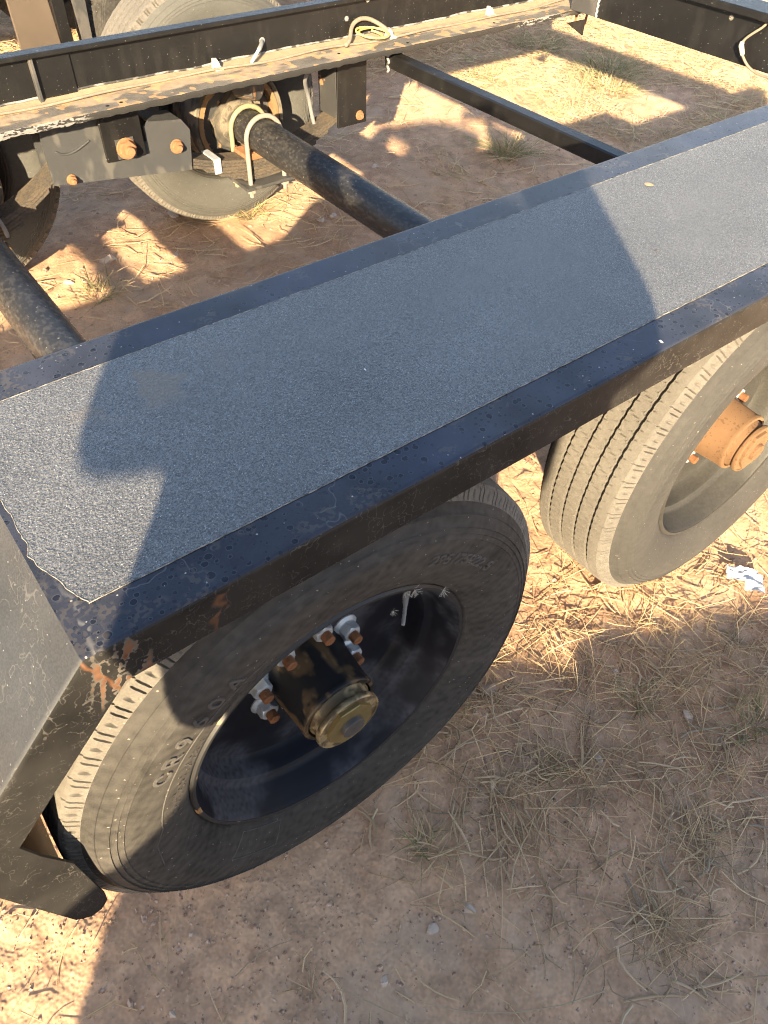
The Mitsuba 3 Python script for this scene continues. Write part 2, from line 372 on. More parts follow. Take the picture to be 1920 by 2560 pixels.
pmat('hair', (0.03, 0.02, 0.015), rough=0.6)
pmat('phone_black', (0.02, 0.02, 0.022), rough=0.25)

# ------------------------------------------------------------------ ground
def ground_z(x, y):
    p = np.stack([np.asarray(x, float), np.asarray(y, float), np.zeros_like(np.asarray(x, float))], -1)
    h = 0.030 * (meshkit.fbm(p * 1.3, 3, 1) - 0.5) + 0.022 * (meshkit.fbm(p * 7.0, 3, 5) - 0.5) + 0.008 * (meshkit.noise(p * 34.0, 9) - 0.5)
    far = np.clip((np.hypot(p[..., 0] - 1.5, p[..., 1] - 2) - 8) / 30, 0, 1)
    h = h * (1 - far) + far * 0.6 * (meshkit.noise(p * 0.03, 3) - 0.5)
    for cx, cy in ((0, .115), (1.263, .115), (0, 2.855), (1.263, 2.855)):     # firm ground under the tyres
        d = np.hypot((p[..., 0] - cx) / 0.24, (p[..., 1] - cy) / 0.22)
        h = h + np.where(d < 1.0, (-0.004 - h) * (1 - np.clip((d - .7) / .3, 0, 1)), 0)
    return h - 0.004

def axis(lo, hi, step, far):
    mid = [lo]
    while mid[-1] < hi:
        mid.append(mid[-1] + step(mid[-1]))
    out, d = [], 0.06
    v = mid[-1]
    while v < far:
        d *= 1.45; v += d; out.append(v)
    neg, d, v = [], 0.06, lo
    while v > -far:
        d *= 1.45; v -= d; neg.append(v)
    return np.array(neg[::-1] + mid + out)
gx = axis(-1.1, 6.8, lambda v: 0.011 if v < 2.0 else 0.028, 400)
gy = axis(-1.2, 7.5, lambda v: 0.011 if v < 0.7 else 0.026, 400)
GX, GY = np.meshgrid(gx, gy, indexing='ij')
GZ = ground_z(GX, GY)
def ground_at(x, y):
    x = np.atleast_1d(x); y = np.atleast_1d(y)
    i = np.clip(np.searchsorted(gx, x) - 1, 0, len(gx) - 2); j = np.clip(np.searchsorted(gy, y) - 1, 0, len(gy) - 2)
    u = (x - gx[i]) / (gx[i + 1] - gx[i]); v = (y - gy[j]) / (gy[j + 1] - gy[j])
    return GZ[i, j] * (1 - u) * (1 - v) + GZ[i + 1, j] * u * (1 - v) + GZ[i, j + 1] * (1 - u) * v + GZ[i + 1, j + 1] * u * v
idx = np.arange(GX.size).reshape(GX.shape)
gf = np.c_[idx[:-1, :-1].ravel(), idx[1:, :-1].ravel(), idx[1:, 1:].ravel(), idx[:-1, 1:].ravel()]
add('ground', (np.c_[GX.ravel(), GY.ravel(), GZ.ravel()], gf), 'dirt', smooth=True, kind='structure',
    label='bare reddish brown dirt ground scattered with straw and pebbles')

# ------------------------------------------------------------------ the trailer
TR = 'trailer_chassis'
labels[TR] = {'label': 'black steel flatbed trailer chassis with grit-topped fender and two dusty tyred axles', 'category': 'trailer'}
X2, HZ, YC = 1.263, 0.50, 1.485
YF = 2 * YC           # outer rim plane of the far wheels

# --- frame
def beam(key, yw, hb_near, hb_far, ht, x0, x1, far):
    ztb = 0.926
    k = add(TR + '__main_beam', rbox(x0, x1, yw - .006, yw + .006, .784, ztb + .001, .001), 'black_steel')
    add(k + '__upper_flange', rbox(x0, x1, yw - ht, yw + (.010 if far else ht), ztb, ztb + .016, .003), 'black_steel')
    xs = np.arange(x0, x1 + .01, .02)
    edge = rbox(x0, x1, yw - hb_near, yw + hb_far, .765, .7845, .003)
    add(k + '__lower_flange', edge, 'dusty_flange' if far else 'black_steel')
    return k
KF = beam('far', 2.432, .214, .17, .047, -4.2, 3.32, True)
KN = beam('near', 0.445, .165, .17, .060, -4.2, 3.32, False)
# worn lower edge of the far flange: a ragged strip just proud of it
n = 420
xs = np.linspace(-1.2, 3.2, n)
zz = np.stack([xs * 0, xs * 0, xs], -1)
wob = (meshkit.noise(np.c_[xs * 40, xs * 0, xs * 0], 3) - .5) * .006
V = np.vstack([np.c_[xs, np.full(n, 2.2150) , .786 + wob * .4], np.c_[xs, np.full(n, 2.2135) - np.abs(wob) * .3, .775 + wob], np.c_[xs, np.full(n, 2.2160), .7635 + wob]])
i = np.arange(n - 1)
F = np.vstack([np.c_[i, i + 1, n + i + 1, n + i], np.c_[n + i, n + i + 1, 2 * n + i + 1, 2 * n + i]])
add(KF + '__worn_edge', (V, F), 'scraped_edge', smooth=True, label='black paint scraped to bare metal along the beam edge')
# fillet of packed dust along the web foot
n = 500
xs = np.linspace(-1.2, 3.2, n)
pn = np.c_[xs * 5, xs * 0, xs * 0]
hgt = .004 + .011 * np.clip(meshkit.fbm(pn, 3, 4) - .15, 0, 1)
wid = .010 + .085 * np.clip(meshkit.fbm(pn * .8, 3, 8) - .10, 0, 1) + .010 * meshkit.fbm(pn * 12, 3, 2)
V = np.vstack([np.c_[xs, np.full(n, 2.4257), .785 + hgt], np.c_[xs, 2.4257 - wid * .45, .785 + hgt * .45], np.c_[xs, 2.4257 - wid, np.full(n, .7848)]])
i = np.arange(n - 1)
F = np.vstack([np.c_[i, n + i, n + i + 1, i + 1], np.c_[n + i, 2 * n + i, 2 * n + i + 1, n + i + 1]])
pmat('dust_tan', lambda p, n, uv: mix((0.25, 0.19, 0.125), (0.34, 0.265, 0.18), fbm(p.x * 50, p.y * 50, p.z * 50)), rough=0.95, spec=0.1)
pmat('weld_pale', lambda p, n, uv: mix((0.05, 0.048, 0.046), (0.26, 0.25, 0.24), smoothstep(0.35, 0.6, fbm(p.x * 30, p.z * 60, 2.0))), rough=0.6)
add(KF + '__weld_bead', tube(np.c_[xs, 2.4245 + .002 * (meshkit.noise(pn * 30, 3) - .5), .785 + hgt + .003], .0042, 6), 'weld_pale', smooth=True)
add(KF + '__dust_bank', (V, F), 'dust_tan', smooth=True, label='tan dust packed along the foot of the web')
# splice plate and stiffener on the far web
add(KF + '__splice_plate', rbox(.418, .548, 2.4175, 2.4262, .786, .9255, .001), 'black_steel')
add(KF + '__stiffener', rbox(.405, .4178, 2.400, 2.4262, .786, .9255, .002), 'grey_steel')
for xx in (.586, .640, 1.60, 1.93, 2.45):
    add(KF + '__bolt_hole', cyl_y(0, 0, -.0008, .0008, .0065, 14, .0003).apply_transform(trimesh.transformations.rotation_matrix(np.pi / 2, [1, 0, 0])).apply_translation([xx, 2.27 + .02 * math.sin(xx * 9), .7852]), 'groove_black')
# cable along the flange with clips, coil and loose ends
path = [(x, 2.345 + .02 * math.sin(x * 2.1) + .008 * math.sin(x * 9), .792 + .003 * math.sin(x * 13)) for x in np.arange(-1.1, 3.1, .1)]
add(KF + '__cable', tube(spline(path, 220), .0048, 8), 'cable_tan', smooth=True)
for (x, y) in ((1.089, 2.385), (1.905, 2.345), (2.512, 2.365)):
    s = hull(np.vstack([np.array([[-.012, -.02, .786], [.012, -.02, .786], [-.012, .02, .786], [.012, .02, .786]]) * [1, 1, 1], np.array([[-.007, -.01, .812], [.007, -.01, .812], [-.009, .016, .822], [.009, .014, .820]])]) + [x, y, 0])
    add(KF + '__cable_clip', cat(s, rbox(x - .018, x + .018, y - .03, y - .012, .7865, .796, .002)), 'plastic_white')
th = np.linspace(0, 4.3 * np.pi, 70)
coil = np.c_[1.80 + .065 * np.cos(th) + .012 * np.sin(th * .37), 2.335 + .05 * np.sin(th) + .01 * np.cos(th * .6), .812 + .018 * np.sin(th * .5) ** 2 + .010 * np.cos(th * .83)]
add(KF + '__wire_coil', tube(coil, .0042, 8), 'cable_yellow', smooth=True, label='yellow wire coiled loosely on the beam')
add(KF + '__cable_loop', tube(spline([(1.66, 2.33, .794), (1.695, 2.345, .812), (1.74, 2.39, .842), (1.80, 2.405, .858), (1.86, 2.39, .842), (1.90, 2.35, .812)], 30), .0085, 10), 'cable_tan', smooth=True)
add(KF + '__wire_stub', tube(spline([(1.316, 2.428, .838), (1.300, 2.395, .838), (1.262, 2.365, .822), (1.222, 2.345, .797)], 20), .0062, 8), 'wire_blue', smooth=True, label='pale blue wire end poking from a hole in the web')
add(KF + '__wire_sleeve', tube(spline([(1.322, 2.432, .838), (1.303, 2.398, .8385), (1.275, 2.372, .828)], 12), .0085, 8), 'cable_grey', smooth=True)
add(KF + '__grommet', cyl_y(1.322, .84, 2.421, 2.4262, .013, 16), 'cable_grey')
add(KF + '__grommet', cyl_y(1.735, .862, 2.421, 2.4262, .010, 16), 'cable_grey')
add(KF + '__bolt_hole', hexbolt(1.84, .920, 2.42, .010, .006, .006, .004), 'plastic_white')
add(KF + '__hook', tube([(3.05, 2.30, .768), (3.052, 2.30, .70), (3.07, 2.30, .675), (3.10, 2.30, .668), (3.125, 2.30, .685), (3.135, 2.30, .768)], .0065, 8), 'bolt_rust', smooth=True, label='rusty wire hook hanging below the beam')
# white flecks need no geometry; crossmembers
k = add(TR + '__crossmember', rbox(2.92, 2.932, .45, 2.070, .786, .958, .001), 'black_steel')
add(k + '__upper_flange', rbox(2.872, 3.03, .45, 2.20, .958, .988, .004), 'black_steel')
add(k + '__end_tab', rbox(2.921, 2.931, 2.074, 2.236, .786, .957, .001), 'grey_steel')
add(k + '__weld_bead', tube([(2.919, 2.072 + .003 * math.sin(z * 300), z) for z in np.linspace(.787, .956, 30)], .0045, 8), 'galvanised', smooth=True)
add(k + '__gusset', hull([(2.80, 2.13, .765), (2.92, 2.13, .765), (2.92, 2.13, .70), (2.80, 2.14, .765), (2.92, 2.14, .765), (2.92, 2.14, .70)]), 'black_steel')
add(k + '__cable', tube(spline([(2.90, 1.215, .955), (2.886, 1.262, .90), (2.882, 1.282, .862), (2.884, 1.262, .83), (2.89, 1.232, .802), (2.892, 1.15, .782), (2.90, 1.02, .80)], 30), .0052, 8), 'cable_tan', smooth=True)
add(k + '__cable_connector', tube([(2.881, 1.281, .876), (2.880, 1.280, .862), (2.883, 1.262, .832)], [.008, .0105, .0085], 10), 'plastic_white', smooth=True)
add(k + '__cable_clip', cyl_y(0, 0, -.012, 0, .012, 14).apply_transform(trimesh.transformations.rotation_matrix(np.pi / 2, [0, 0, 1])).apply_translation([2.92, 1.385, .932]), 'plastic_white')
k = add(TR + '__crossmember', rbox(1.868, 1.924, .52, 2.330, .684, .740, .005), 'black_steel')
add(k + '__end_plate', hull([(1.80, 2.315, .745), (1.93, 2.315, .745), (1.93, 2.315, .70), (1.80, 2.322, .745), (1.93, 2.322, .745), (1.93, 2.322, .70)]).apply_translation([0, -.03, .012]), 'grey_steel')
add(k + '__weld_bead', tube([(1.866, 2.30 + .006 * math.sin(z * 210), z) for z in np.linspace(.67, .742, 16)], .0055, 8), 'weld_pale', smooth=True)
add(TR + '__crossmember', rbox(-.882, -.826, .52, 2.330, .684, .740, .005), 'black_steel')

# --- axles
for x in (0.0, X2):
    k = add(TR + '__axle', rev([(.0715, .42), (.0715, 2.55), (.060, 2.55), (.060, .42)], 48).apply_translation([x, 0, HZ]), 'axle_paint', smooth=40)

# --- springs, hangers and equalisers (far side as seen, near side mirrored)
def spring(x, k2, side, hide=()):
    s = TR + '__leaf_spring'
    y0, y1 = 2.392, 2.488
    def mesh(j):
        hl = (.44, .41, .34, .275, .215, .155, .10)[j]
        xx = np.linspace(-hl, hl, 25)
        top = HZ - .0715 - .010 - .0135 * j + k2 * xx ** 2
        poly = list(zip(xx + x, top)) + list(zip(xx[::-1] + x, top[::-1] - .0120))
        m = extrude_xz(poly, y0 + .001 * (j % 2), y1 - .001 * (j % 2))
        return m if side > 0 else mirror_y(m, YC)
    root = add(s, mesh(0), 'leaf_steel')
    for j in range(1, 7):
        add(root + '__leaf', mesh(j), 'leaf_steel')
    fl = (lambda m: m) if side > 0 else (lambda m: mirror_y(m, YC))
    zb = HZ - .0715 - .010 - .0135 * 7
    add(root + '__clamp_plate', fl(rbox(x - .125, x + .145, 2.335, 2.535, zb - .018, zb - .004, .003)), 'grey_steel')
    add(root + '__axle_seat', fl(rbox(x - .09, x + .09, 2.385, 2.495, HZ - .088, HZ - .062, .002)), 'bolt_rust')
    for yy, mt in ((2.503, 'ubolt_yellow'), (2.372, 'ubolt_cream')):
        a = np.linspace(0, np.pi, 20)
        pts = [(x - .086, yy, zb - .06)] + [(x - .086 * math.cos(t), yy, HZ + .086 * math.sin(t)) for t in a] + [(x + .086, yy, zb - .06)]
        pts = [pts[0], (x - .086, yy, zb)] + pts[1:-1] + [(x + .086, yy, zb), pts[-1]]
        add(root + '__u_bolt', fl(tube(pts, .0100, 12)), mt, smooth=50)
        for sx in (-.086, .086):
            add(root + '__nut', fl(hull([(x + sx + .019 * math.cos(t), yy + .019 * math.sin(t), zz) for t in np.arange(6) * np.pi / 3 for zz in (zb - .020, zb - .040)])), 'ubolt_cream')
    cx = x - .225
    zt = HZ - .0715 - .010 + k2 * .225 ** 2
    add(root + '__rebound_clip', fl(cat(rbox(cx - .016, cx + .016, y0 - .008, y0 - .001, zt - .052, zt + .010, .001), rbox(cx - .016, cx + .016, y0 - .008, y1 + .008, zt + .003, zt + .010, .001))), 'galvanised')
spring(X2, .55, 1)
spring(0.0, .95, 1)
spring(X2, .55, -1)
spring(0.0, .95, -1)
pmat('eq_steel', lambda p, n, uv: mix(C3(0.040, 0.0415, 0.044) + C3(0.018, 0.0185, 0.019) * fbm(p.x * 14, p.y * 14, p.z * 14), C3(0.12, 0.115, 0.105), 0.6 * smoothstep(0.55, 0.72, fbm(p.x * 24, p.y * 24, p.z * 9 + 4))), rough=0.5, spec=0.45)
for side in (1, -1):
    fl = (lambda m: m) if side > 0 else (lambda m: mirror_y(m, YC))
    eq = [(.362, .512), (.918, .442), (.936, .596), (.905, .640), (.772, .658), (.748, .640), (.748, .590), (.598, .605), (.598, .699), (.580, .704), (.362, .712)]
    k = add(TR + '__equaliser', fl(cat(extrude_xz(eq, 2.380, 2.392), extrude_xz(eq, 2.488, 2.500), hull([(.364, 2.392, .700), (.364, 2.488, .700), (.578, 2.392, .692), (.578, 2.488, .692), (.364, 2.392, .712), (.364, 2.488, .712), (.578, 2.392, .703), (.578, 2.488, .703)]),
        hull([(.774, 2.392, .646), (.774, 2.488, .646), (.904, 2.392, .628), (.904, 2.488, .628), (.774, 2.392, .657), (.774, 2.488, .657), (.904, 2.392, .639), (.904, 2.488, .639)]))), 'eq_steel')
    for bx, bz, r in ((.868, .546, .024), (.430, .520, .017)):
        add(k + '__bolt', fl(hexbolt(bx, bz, 2.380, r, .018, r * .5, .016)), 'bolt_rust')
    sm = tube(spline([(.40, 2.379, .628), (.43, 2.378, .612), (.47, 2.377, .616), (.53, 2.378, .640)], 20), .0042, 8)
    add(k + '__weld_bead', fl(sm), 'eq_steel', smooth=True)
    add(TR + '__hanger', fl(rbox(.572, .728, 2.352, 2.366, .556, .764, .002)), 'black_steel')
    h = TR + '__hanger' if side > 0 else list(scene)[-1]
    hk = list(scene)[-1]
    add(hk + '__back_plate', fl(rbox(.572, .728, 2.506, 2.520, .556, .764, .002)), 'black_steel')
    add(hk + '__washer_plate', fl(rbox(.615, .688, 2.347, 2.3515, .560, .632, .001)), 'grey_steel')
    add(hk + '__bolt', fl(hexbolt(.652, .596, 2.347, .034, .026, .017, .022)), 'bolt_rust')
    for hx in (1.637, -.62):
        hk = add(TR + '__hanger', fl(rbox(hx, hx + .158, 2.360, 2.370, .462, .764, .002)), 'black_steel')
        add(hk + '__back_plate', fl(rbox(hx, hx + .158, 2.500, 2.510, .462, .764, .002)), 'black_steel')
        add(hk + '__side_plate', fl(rbox(hx, hx + .010, 2.3715, 2.4985, .500, .763, .001)), 'grey_steel')
        add(hk + '__bolt', fl(hexbolt(hx + .118, .497, 2.360, .018, .014, .009, .012)), 'bolt_rust')

# --- wheels
def tyre_mesh(nang, grooves=True, flat=True):
    side = [(.2985, .006), (.305, -.004), (.315, -.010), (.330, -.017), (.345, -.0235), (.360, -.028), (.375, -.031), (.390, -.0335), (.405, -.0345), (.415, -.0342), (.424, -.0330),
            (.4258, -.0344), (.4276, -.0326), (.434, -.0305), (.4358, -.0322), (.4376, -.0296), (.444, -.0268), (.4458, -.0286), (.4476, -.0254), (.455, -.0205), (.462, -.0155),
            (.4640, -.0158), (.4660, -.0118), (.470, -.0070), (.474, -.0035), (.478, -.0005), (.482, .0020), (.4855, .0040), (.489, .0058), (.4925, .0072), (.4955, .0088), (.498, .0110), (.4998, .0140)]
    half = .1145
    yy = [.0180, .024, .030, .036, .042]
    for g in (-.0630, -.0210, .0210, .0630):
        c = half + g
        yy += [c - .0165, c - .0085, c - .0056, c - .0050, c - .0044, c, c + .0044, c + .0050, c + .0056, c + .0085, c + .0165]
    yy += [2 * half - v for v in (.042, .036, .030, .024, .018)]
    yy = sorted(yy)
    crown = [(.5065 - .0065 * (abs(y - half) / half) ** 4, y) for y in yy]
    prof = np.array(side + crown + [(r, 2 * half - y) for r, y in side[::-1]])
    kind = np.array([0] * len(side) + [1] * len(crown) + [2] * len(side))
    t = np.gradient(prof, axis=0); t /= np.linalg.norm(t, axis=1, keepdims=True)
    nrm = np.c_[t[:, 1], -t[:, 0]]
    nrm *= np.sign((nrm * (prof - [.40, half])).sum(1))[:, None]
    a = np.linspace(0, 2 * np.pi, nang, endpoint=False)
    R = np.repeat(prof[:, 0][:, None], nang, 1); Y = np.repeat(prof[:, 1][:, None], nang, 1)
    D = np.zeros_like(R)
    NP = 66
    ph = (a * NP / (2 * np.pi)) % 1.0
    if grooves:
        for gi, g in enumerate((-.0630, -.0210, .0210, .0630)):
            c = half + g
            zig = .0012 * np.sign(np.sin(2 * np.pi * ((ph * 2 + .3 * gi) % 1)))
            for i in np.where(kind == 1)[0]:
                d = abs(prof[i, 1] - c)
                if d < .0046:
                    D[i] += .0130
                if d < .012:
                    Y[i] += zig * (1 - d / .012)
            # short sipes from each groove into the ribs
            for i in np.where(kind == 1)[0]:
                d = prof[i, 1] - c
                if .005 < abs(d) < .010:
                    D[i] += .0032 * (np.abs(((ph * 2 + .25 * np.sign(d)) % 1) - .5) < .022 * 1440 / nang)
        for i in np.where(kind == 1)[0]:
            q = (prof[i, 1] - half) / .021
            if abs(abs(prof[i, 1] - half) - .042) < .011:
                D[i] += .0035 * (np.abs(ph - .5) < .018 * 1440 / nang)
        for i in range(len(prof)):
            y = min(prof[i, 1], 2 * half - prof[i, 1])
            if kind[i] != 1 and prof[i, 0] > .4800 and prof[i, 0] < .4990:
                D[i] += .0075 * (np.abs(ph - .34) < .020 * 1440 / nang) + .0075 * (np.abs(ph - .60) < .020 * 1440 / nang)
                e = np.clip(1 - ((ph - .97 + .5) % 1 - .5) ** 2 / .0042, 0, 1)
                D[i] += .0070 * e * np.clip(1 - abs(prof[i, 0] - .490) / .010, 0, 1)
            if kind[i] == 1 and y < .019:
                D[i] += .005 * (np.abs(ph - .34) < .018 * 1440 / nang) + .005 * (np.abs(ph - .60) < .018 * 1440 / nang)
        wear = meshkit.noise(np.c_[np.cos(a) * 9, np.sin(a) * 9, a * 0], 4)
        for i in np.where(kind == 1)[0]:
            D[i] += .0012 * (wear - .5)
    R = R - D * nrm[:, 0][:, None]; Y = Y - D * nrm[:, 1][:, None]
    V = np.stack([R * np.cos(a), Y, R * np.sin(a)], -1)
    m = len(prof)
    # weight on the tyre: flat foot, slight bulge
    z = V[..., 2]
    under = np.clip(-.4965 - z, 0, 1)
    V[..., 2] = np.where(z < -.4965, -.4965 - .02 * under, z)
    k = np.arange(nang); k2 = (k + 1) % nang
    def faces(sel):
        F = []
        for i in sel:
            j = i + 1
            F += [np.c_[i * nang + k, i * nang + k2, j * nang + k2, j * nang + k]]
        return np.vstack(F)
    ns, nc = len(side), len(crown)
    cut = ns - 8                       # tread colour starts at the shoulder
    parts = {}
    for name, rngi in (('wall', list(range(0, cut)) + list(range(m - 1 - cut, m - 1))), ('tread', list(range(cut, m - 1 - cut)))):
        f = faces(rngi)
        tm = trimesh.Trimesh(V.reshape(-1, 3), np.vstack([f[:, [0, 1, 2]], f[:, [0, 2, 3]]]), process=False)
        tm.remove_unreferenced_vertices()
        parts[name] = tm
    sp = np.array(side)
    return parts['wall'], parts['tread'], sp

WALL, TREAD, SP = tyre_mesh(1584)
WALL_F, TREAD_F, _ = tyre_mesh(528, True)
for t_ in (WALL, TREAD, WALL_F, TREAD_F):       # outward
    c_ = t_.triangles_center; nn_ = t_.face_normals
    rr_ = np.hypot(c_[:, 0], c_[:, 2])
    out_ = nn_[:, 0] * c_[:, 0] / rr_ * (rr_ - .40) + nn_[:, 2] * c_[:, 2] / rr_ * (rr_ - .40) + nn_[:, 1] * (c_[:, 1] - .1145)
    if np.sum(out_ * t_.area_faces) < 0:
        t_.invert()

def wall_y(r):
    return np.interp(r, SP[:, 0], SP[:, 1])

def sidewall_text(text, h, r0, a0, a1, depth=.0016, bold=True):
    """raised letters round the sidewall, tops outward, read clockwise as seen from outside; centres from a0 to a1 degrees."""
    out = []
    for ch, ac in zip(text, np.linspace(a0, a1, len(text))):
        m = meshkit.text_mesh(ch, h, .002, bold=bold).subdivide_to_size(h * .4)
        v = m.vertices
        cx = (m.bounds[0, 0] + m.bounds[1, 0]) / 2
        ang = np.radians(ac) - (v[:, 0] - cx) / (r0 + h / 2)
        r = r0 + v[:, 1]
        y = wall_y(r) - np.where(v[:, 2] > .001, depth, -.001)
        out.append(trimesh.Trimesh(np.c_[r * np.cos(ang), y, r * np.sin(ang)], m.faces, process=False))
    return cat(*out)

RIM = [(.2955, .012), (.3000, .003), (.3008, -.002), (.2975, -.0055), (.2925, -.0045), (.2885, .003), (.2855, .016), (.2790, .030), (.2745, .052), (.2700, .060), (.2600, .066),
       (.2560, .080), (.2545, .100), (.2470, .112), (.2300, .117), (.1600, .119), (.0600, .119), (.0600, .130), (.1600, .130), (.2400, .127), (.2570, .120), (.2640, .140),
       (.2740, .190), (.2830, .215), (.2990, .224), (.2990, .231), (.2900, .226), (.2780, .200), (.2690, .150), (.2690, .090), (.2790, .060), (.2880, .030)]
RIM_M = rev(RIM, 160)
LIP_M = rev([(.3012, .002), (.3022, -.0025), (.2985, -.0070), (.2920, -.0056), (.2925, -.0046), (.2975, -.0056), (.3008, -.002)], 160)
HUB_M = rev([(.001, .118), (.089, .118), (.088, .105), (.0845, .095), (.0815, .060), (.0790, .020), (.0785, .008), (.0795, .004), (.0795, -.003), (.0775, -.006), (.0705, -.006), (.0690, .004), (.001, .004)], 80)
CAPBODY_M = rev([(.001, .003), (.0670, .003), (.0655, -.006), (.0630, -.010), (.0625, -.022), (.0665, -.024), (.0680, -.027), (.0680, -.0335), (.0665, -.036), (.0640, -.036), (.0630, -.033), (.001, -.033)], 80)
def cap_face():
    a = np.radians([20, 68, 112, 160, 200, 248, 292, 340])
    rr = np.array([.050, .055, .055, .050, .050, .055, .055, .050])
    pts = [(r * math.cos(t), y, r * math.sin(t)) for r, t in zip(rr, a) for y in (-.030, -.0405)] + [(r * .97 * math.cos(t), -.0420, r * .97 * math.sin(t)) for r, t in zip(rr, a)]
    return hull(pts)
CAPFACE_M = cap_face()
PLUG_M = rev([(.001, -.040), (.0235, -.040), (.0235, -.0500), (.0220, -.0520), (.001, -.0520)], 36)
def nut_mesh():
    a = np.arange(6) * np.pi / 3
    body = hull([(.0205 * math.cos(t), y, .0205 * math.sin(t)) for t in a for y in (-.006, -.026)] + [(.0175 * math.cos(t), -.0290, .0175 * math.sin(t)) for t in np.arange(18) * np.pi / 9])
    fl = rev([(.001, 0), (.0270, 0), (.0272, -.003), (.0215, -.0085), (.001, -.0085)], 28)
    return cat(body, fl)
NUT_M = nut_mesh()
STUD_M = cat(rev([(.001, 0)] + [(.0112 if i % 2 else .0101, -.026 - .0012 * i) for i in range(18)] + [(.0090, -.0478), (.001, -.0482)], 18))
DRUM_M = rev([(.212, .140), (.2125, .175), (.2185, .178), (.2185, .192), (.2125, .195), (.2125, .250), (.2185, .253), (.2185, .267), (.2125, .270), (.2125, .330), (.221, .335), (.221, .392), (.216, .398), (.203, .398), (.200, .385), (.200, .150)], 96)
SHOE_M = rev([(.198, .300), (.198, .394), (.176, .394), (.176, .300)], 80)
PLATE_M = cat(rev([(.001, .340), (.174, .340), (.174, .352), (.001, .352)], 64))
def spider():
    pts = [(.125 * math.cos(t), y, .125 * math.sin(t)) for t in np.radians([80, 100, 200, 220, 320, 340, 10, 150, 270]) for y in (.352, .392)]
    return cat(hull(pts), rev([(.001, .392), (.098, .392), (.092, .408), (.078, .412), (.075, .44), (.001, .44)], 48))
SPIDER_M = spider()

first = {}
def wheel(x, far, wallm, treadm, tw, tt, rimm, hubm, capm, capfacem, tread_label=None):
    key = num(TR + '__wheel')
    to = T().translate([x, 0, HZ]) if not far else T().translate([x, YF, HZ]).rotate([0, 0, 1], 180)
    spin = rng.uniform(0, 360)
    def put(name, mesh, mat, smooth=False, tag=None, rot=None):
        tw_ = to if rot is None else to @ T().rotate([0, 1, 0], rot)
        tg = tag or name
        if (tg, id(mesh)) in first:
            return reuse(key + '__' + name, first[(tg, id(mesh))], tw_, mat)
        k = add(key + '__' + name, mesh, mat, smooth=smooth, to_world=tw_)
        first[(tg, id(mesh))] = k
        return k
    put('tyre', wallm, tw, 35)
    put('tread', treadm, tt, 30)
    put('rim', RIM_M, rimm, 30)
    put('rim_lip', LIP_M, 'rim_lip' if rimm == 'rim_paint' else rimm, 40)
    put('brake_drum', DRUM_M, 'drum_iron', 30)
    put('brake_shoe', SHOE_M, 'drum_rust', 30)
    put('backing_plate', PLATE_M, 'grey_steel', 30)
    put('brake_spider', SPIDER_M, 'drum_iron', 30)
    if far:
        for j in range(10):
            t = 2 * np.pi * j / 10 + .3
            b = hexbolt(0, 0, 0, .011, .008, .005, .004)
            b.vertices[:, 1] *= -1; b.invert()
            b.apply_translation([.086 * math.cos(t), .405, .086 * math.sin(t)])
            add(key + '__flange_bolt', b, 'drum_iron', to_world=to)
    else:
        put('hub', HUB_M, hubm, 40)
        put('hub_cap', CAPBODY_M, capm, 40)
        put('cap_face', CAPFACE_M, capfacem)
        put('cap_plug', PLUG_M, 'plug_grey' if capm != 'hub_rust' else 'hub_rust', 40)
        nm = 'galvanised'
        for j in range(8):
            t = np.radians(-19 + 45 * j)
            to_j = to @ T().translate([.1085 * math.cos(t), .1185, .1085 * math.sin(t)]) @ T().rotate([0, 1, 0], rng.uniform(0, 60))
            for nme, mm, mt, sm in (('lug_nut', NUT_M, nm, 25), ('wheel_stud', STUD_M, 'stud_rust', 40)):
                if nme in first:
                    reuse(key + '__' + nme, first[nme], to_j, mt)
                else:
                    first[nme] = add(key + '__' + nme, mm, mt, smooth=sm, to_world=to_j)
    return key, to

W1, TO1 = wheel(0.0, False, WALL, TREAD, 'tyre_dark', 'tread_tan', 'rim_paint', 'hub_black', 'cap_ring', 'cap_amber')
labels[W1 + '__tyre'] = {'label': 'front tyre with raised lettering, half in shadow'}
W2, TO2 = wheel(X2, False, WALL, TREAD, 'tyre_grey', 'tread_tan', 'rim_dusty', 'hub_rust', 'hub_rust', 'hub_rust')
labels[W2 + '__hub'] = {'label': 'hub coated in orange rust and dust'}
W3, TO3 = wheel(X2, True, WALL_F, TREAD_F, 'tyre_pale', 'tread_tan', 'rim_dusty', None, None, None)
W4, TO4 = wheel(0.0, True, WALL_F, TREAD_F, 'tyre_pale', 'tread_tan', 'rim_dusty', None, None, None)
pmat('letter_rubber', rubber(0.46, tan=(0.165, 0.155, 0.145), seed=6.0), rough=0.75, spec=0.14)
add(W1 + '__lettering', sidewall_text('CR960A', .029, .3725, 148, 119.5, .0022), 'letter_rubber', to_world=TO1)
add(W1 + '__lettering', sidewall_text('295/75R22.5', .022, .374, 63.5, 37, .0024), 'letter_rubber', to_world=TO1)
def arc_line(r, a0, a1, w=.0016, hgt=.0012):
    a = np.radians(np.linspace(a0, a1, 60))
    return tube(np.c_[r * np.cos(a), np.full(60, wall_y(r) - hgt * .3), r * np.sin(a)], w, 6)
add(W1 + '__lettering', cat(arc_line(.362, 112, 172, .0011), tube([(.360 * math.cos(math.radians(172)), wall_y(.36), .360 * math.sin(math.radians(172))), (.378 * math.cos(math.radians(179)), wall_y(.378), .378 * math.sin(math.radians(179))), (.388 * math.cos(math.radians(190)), wall_y(.388), .388 * math.sin(math.radians(190)))], .0011, 6)), 'letter_rubber', to_world=TO1)
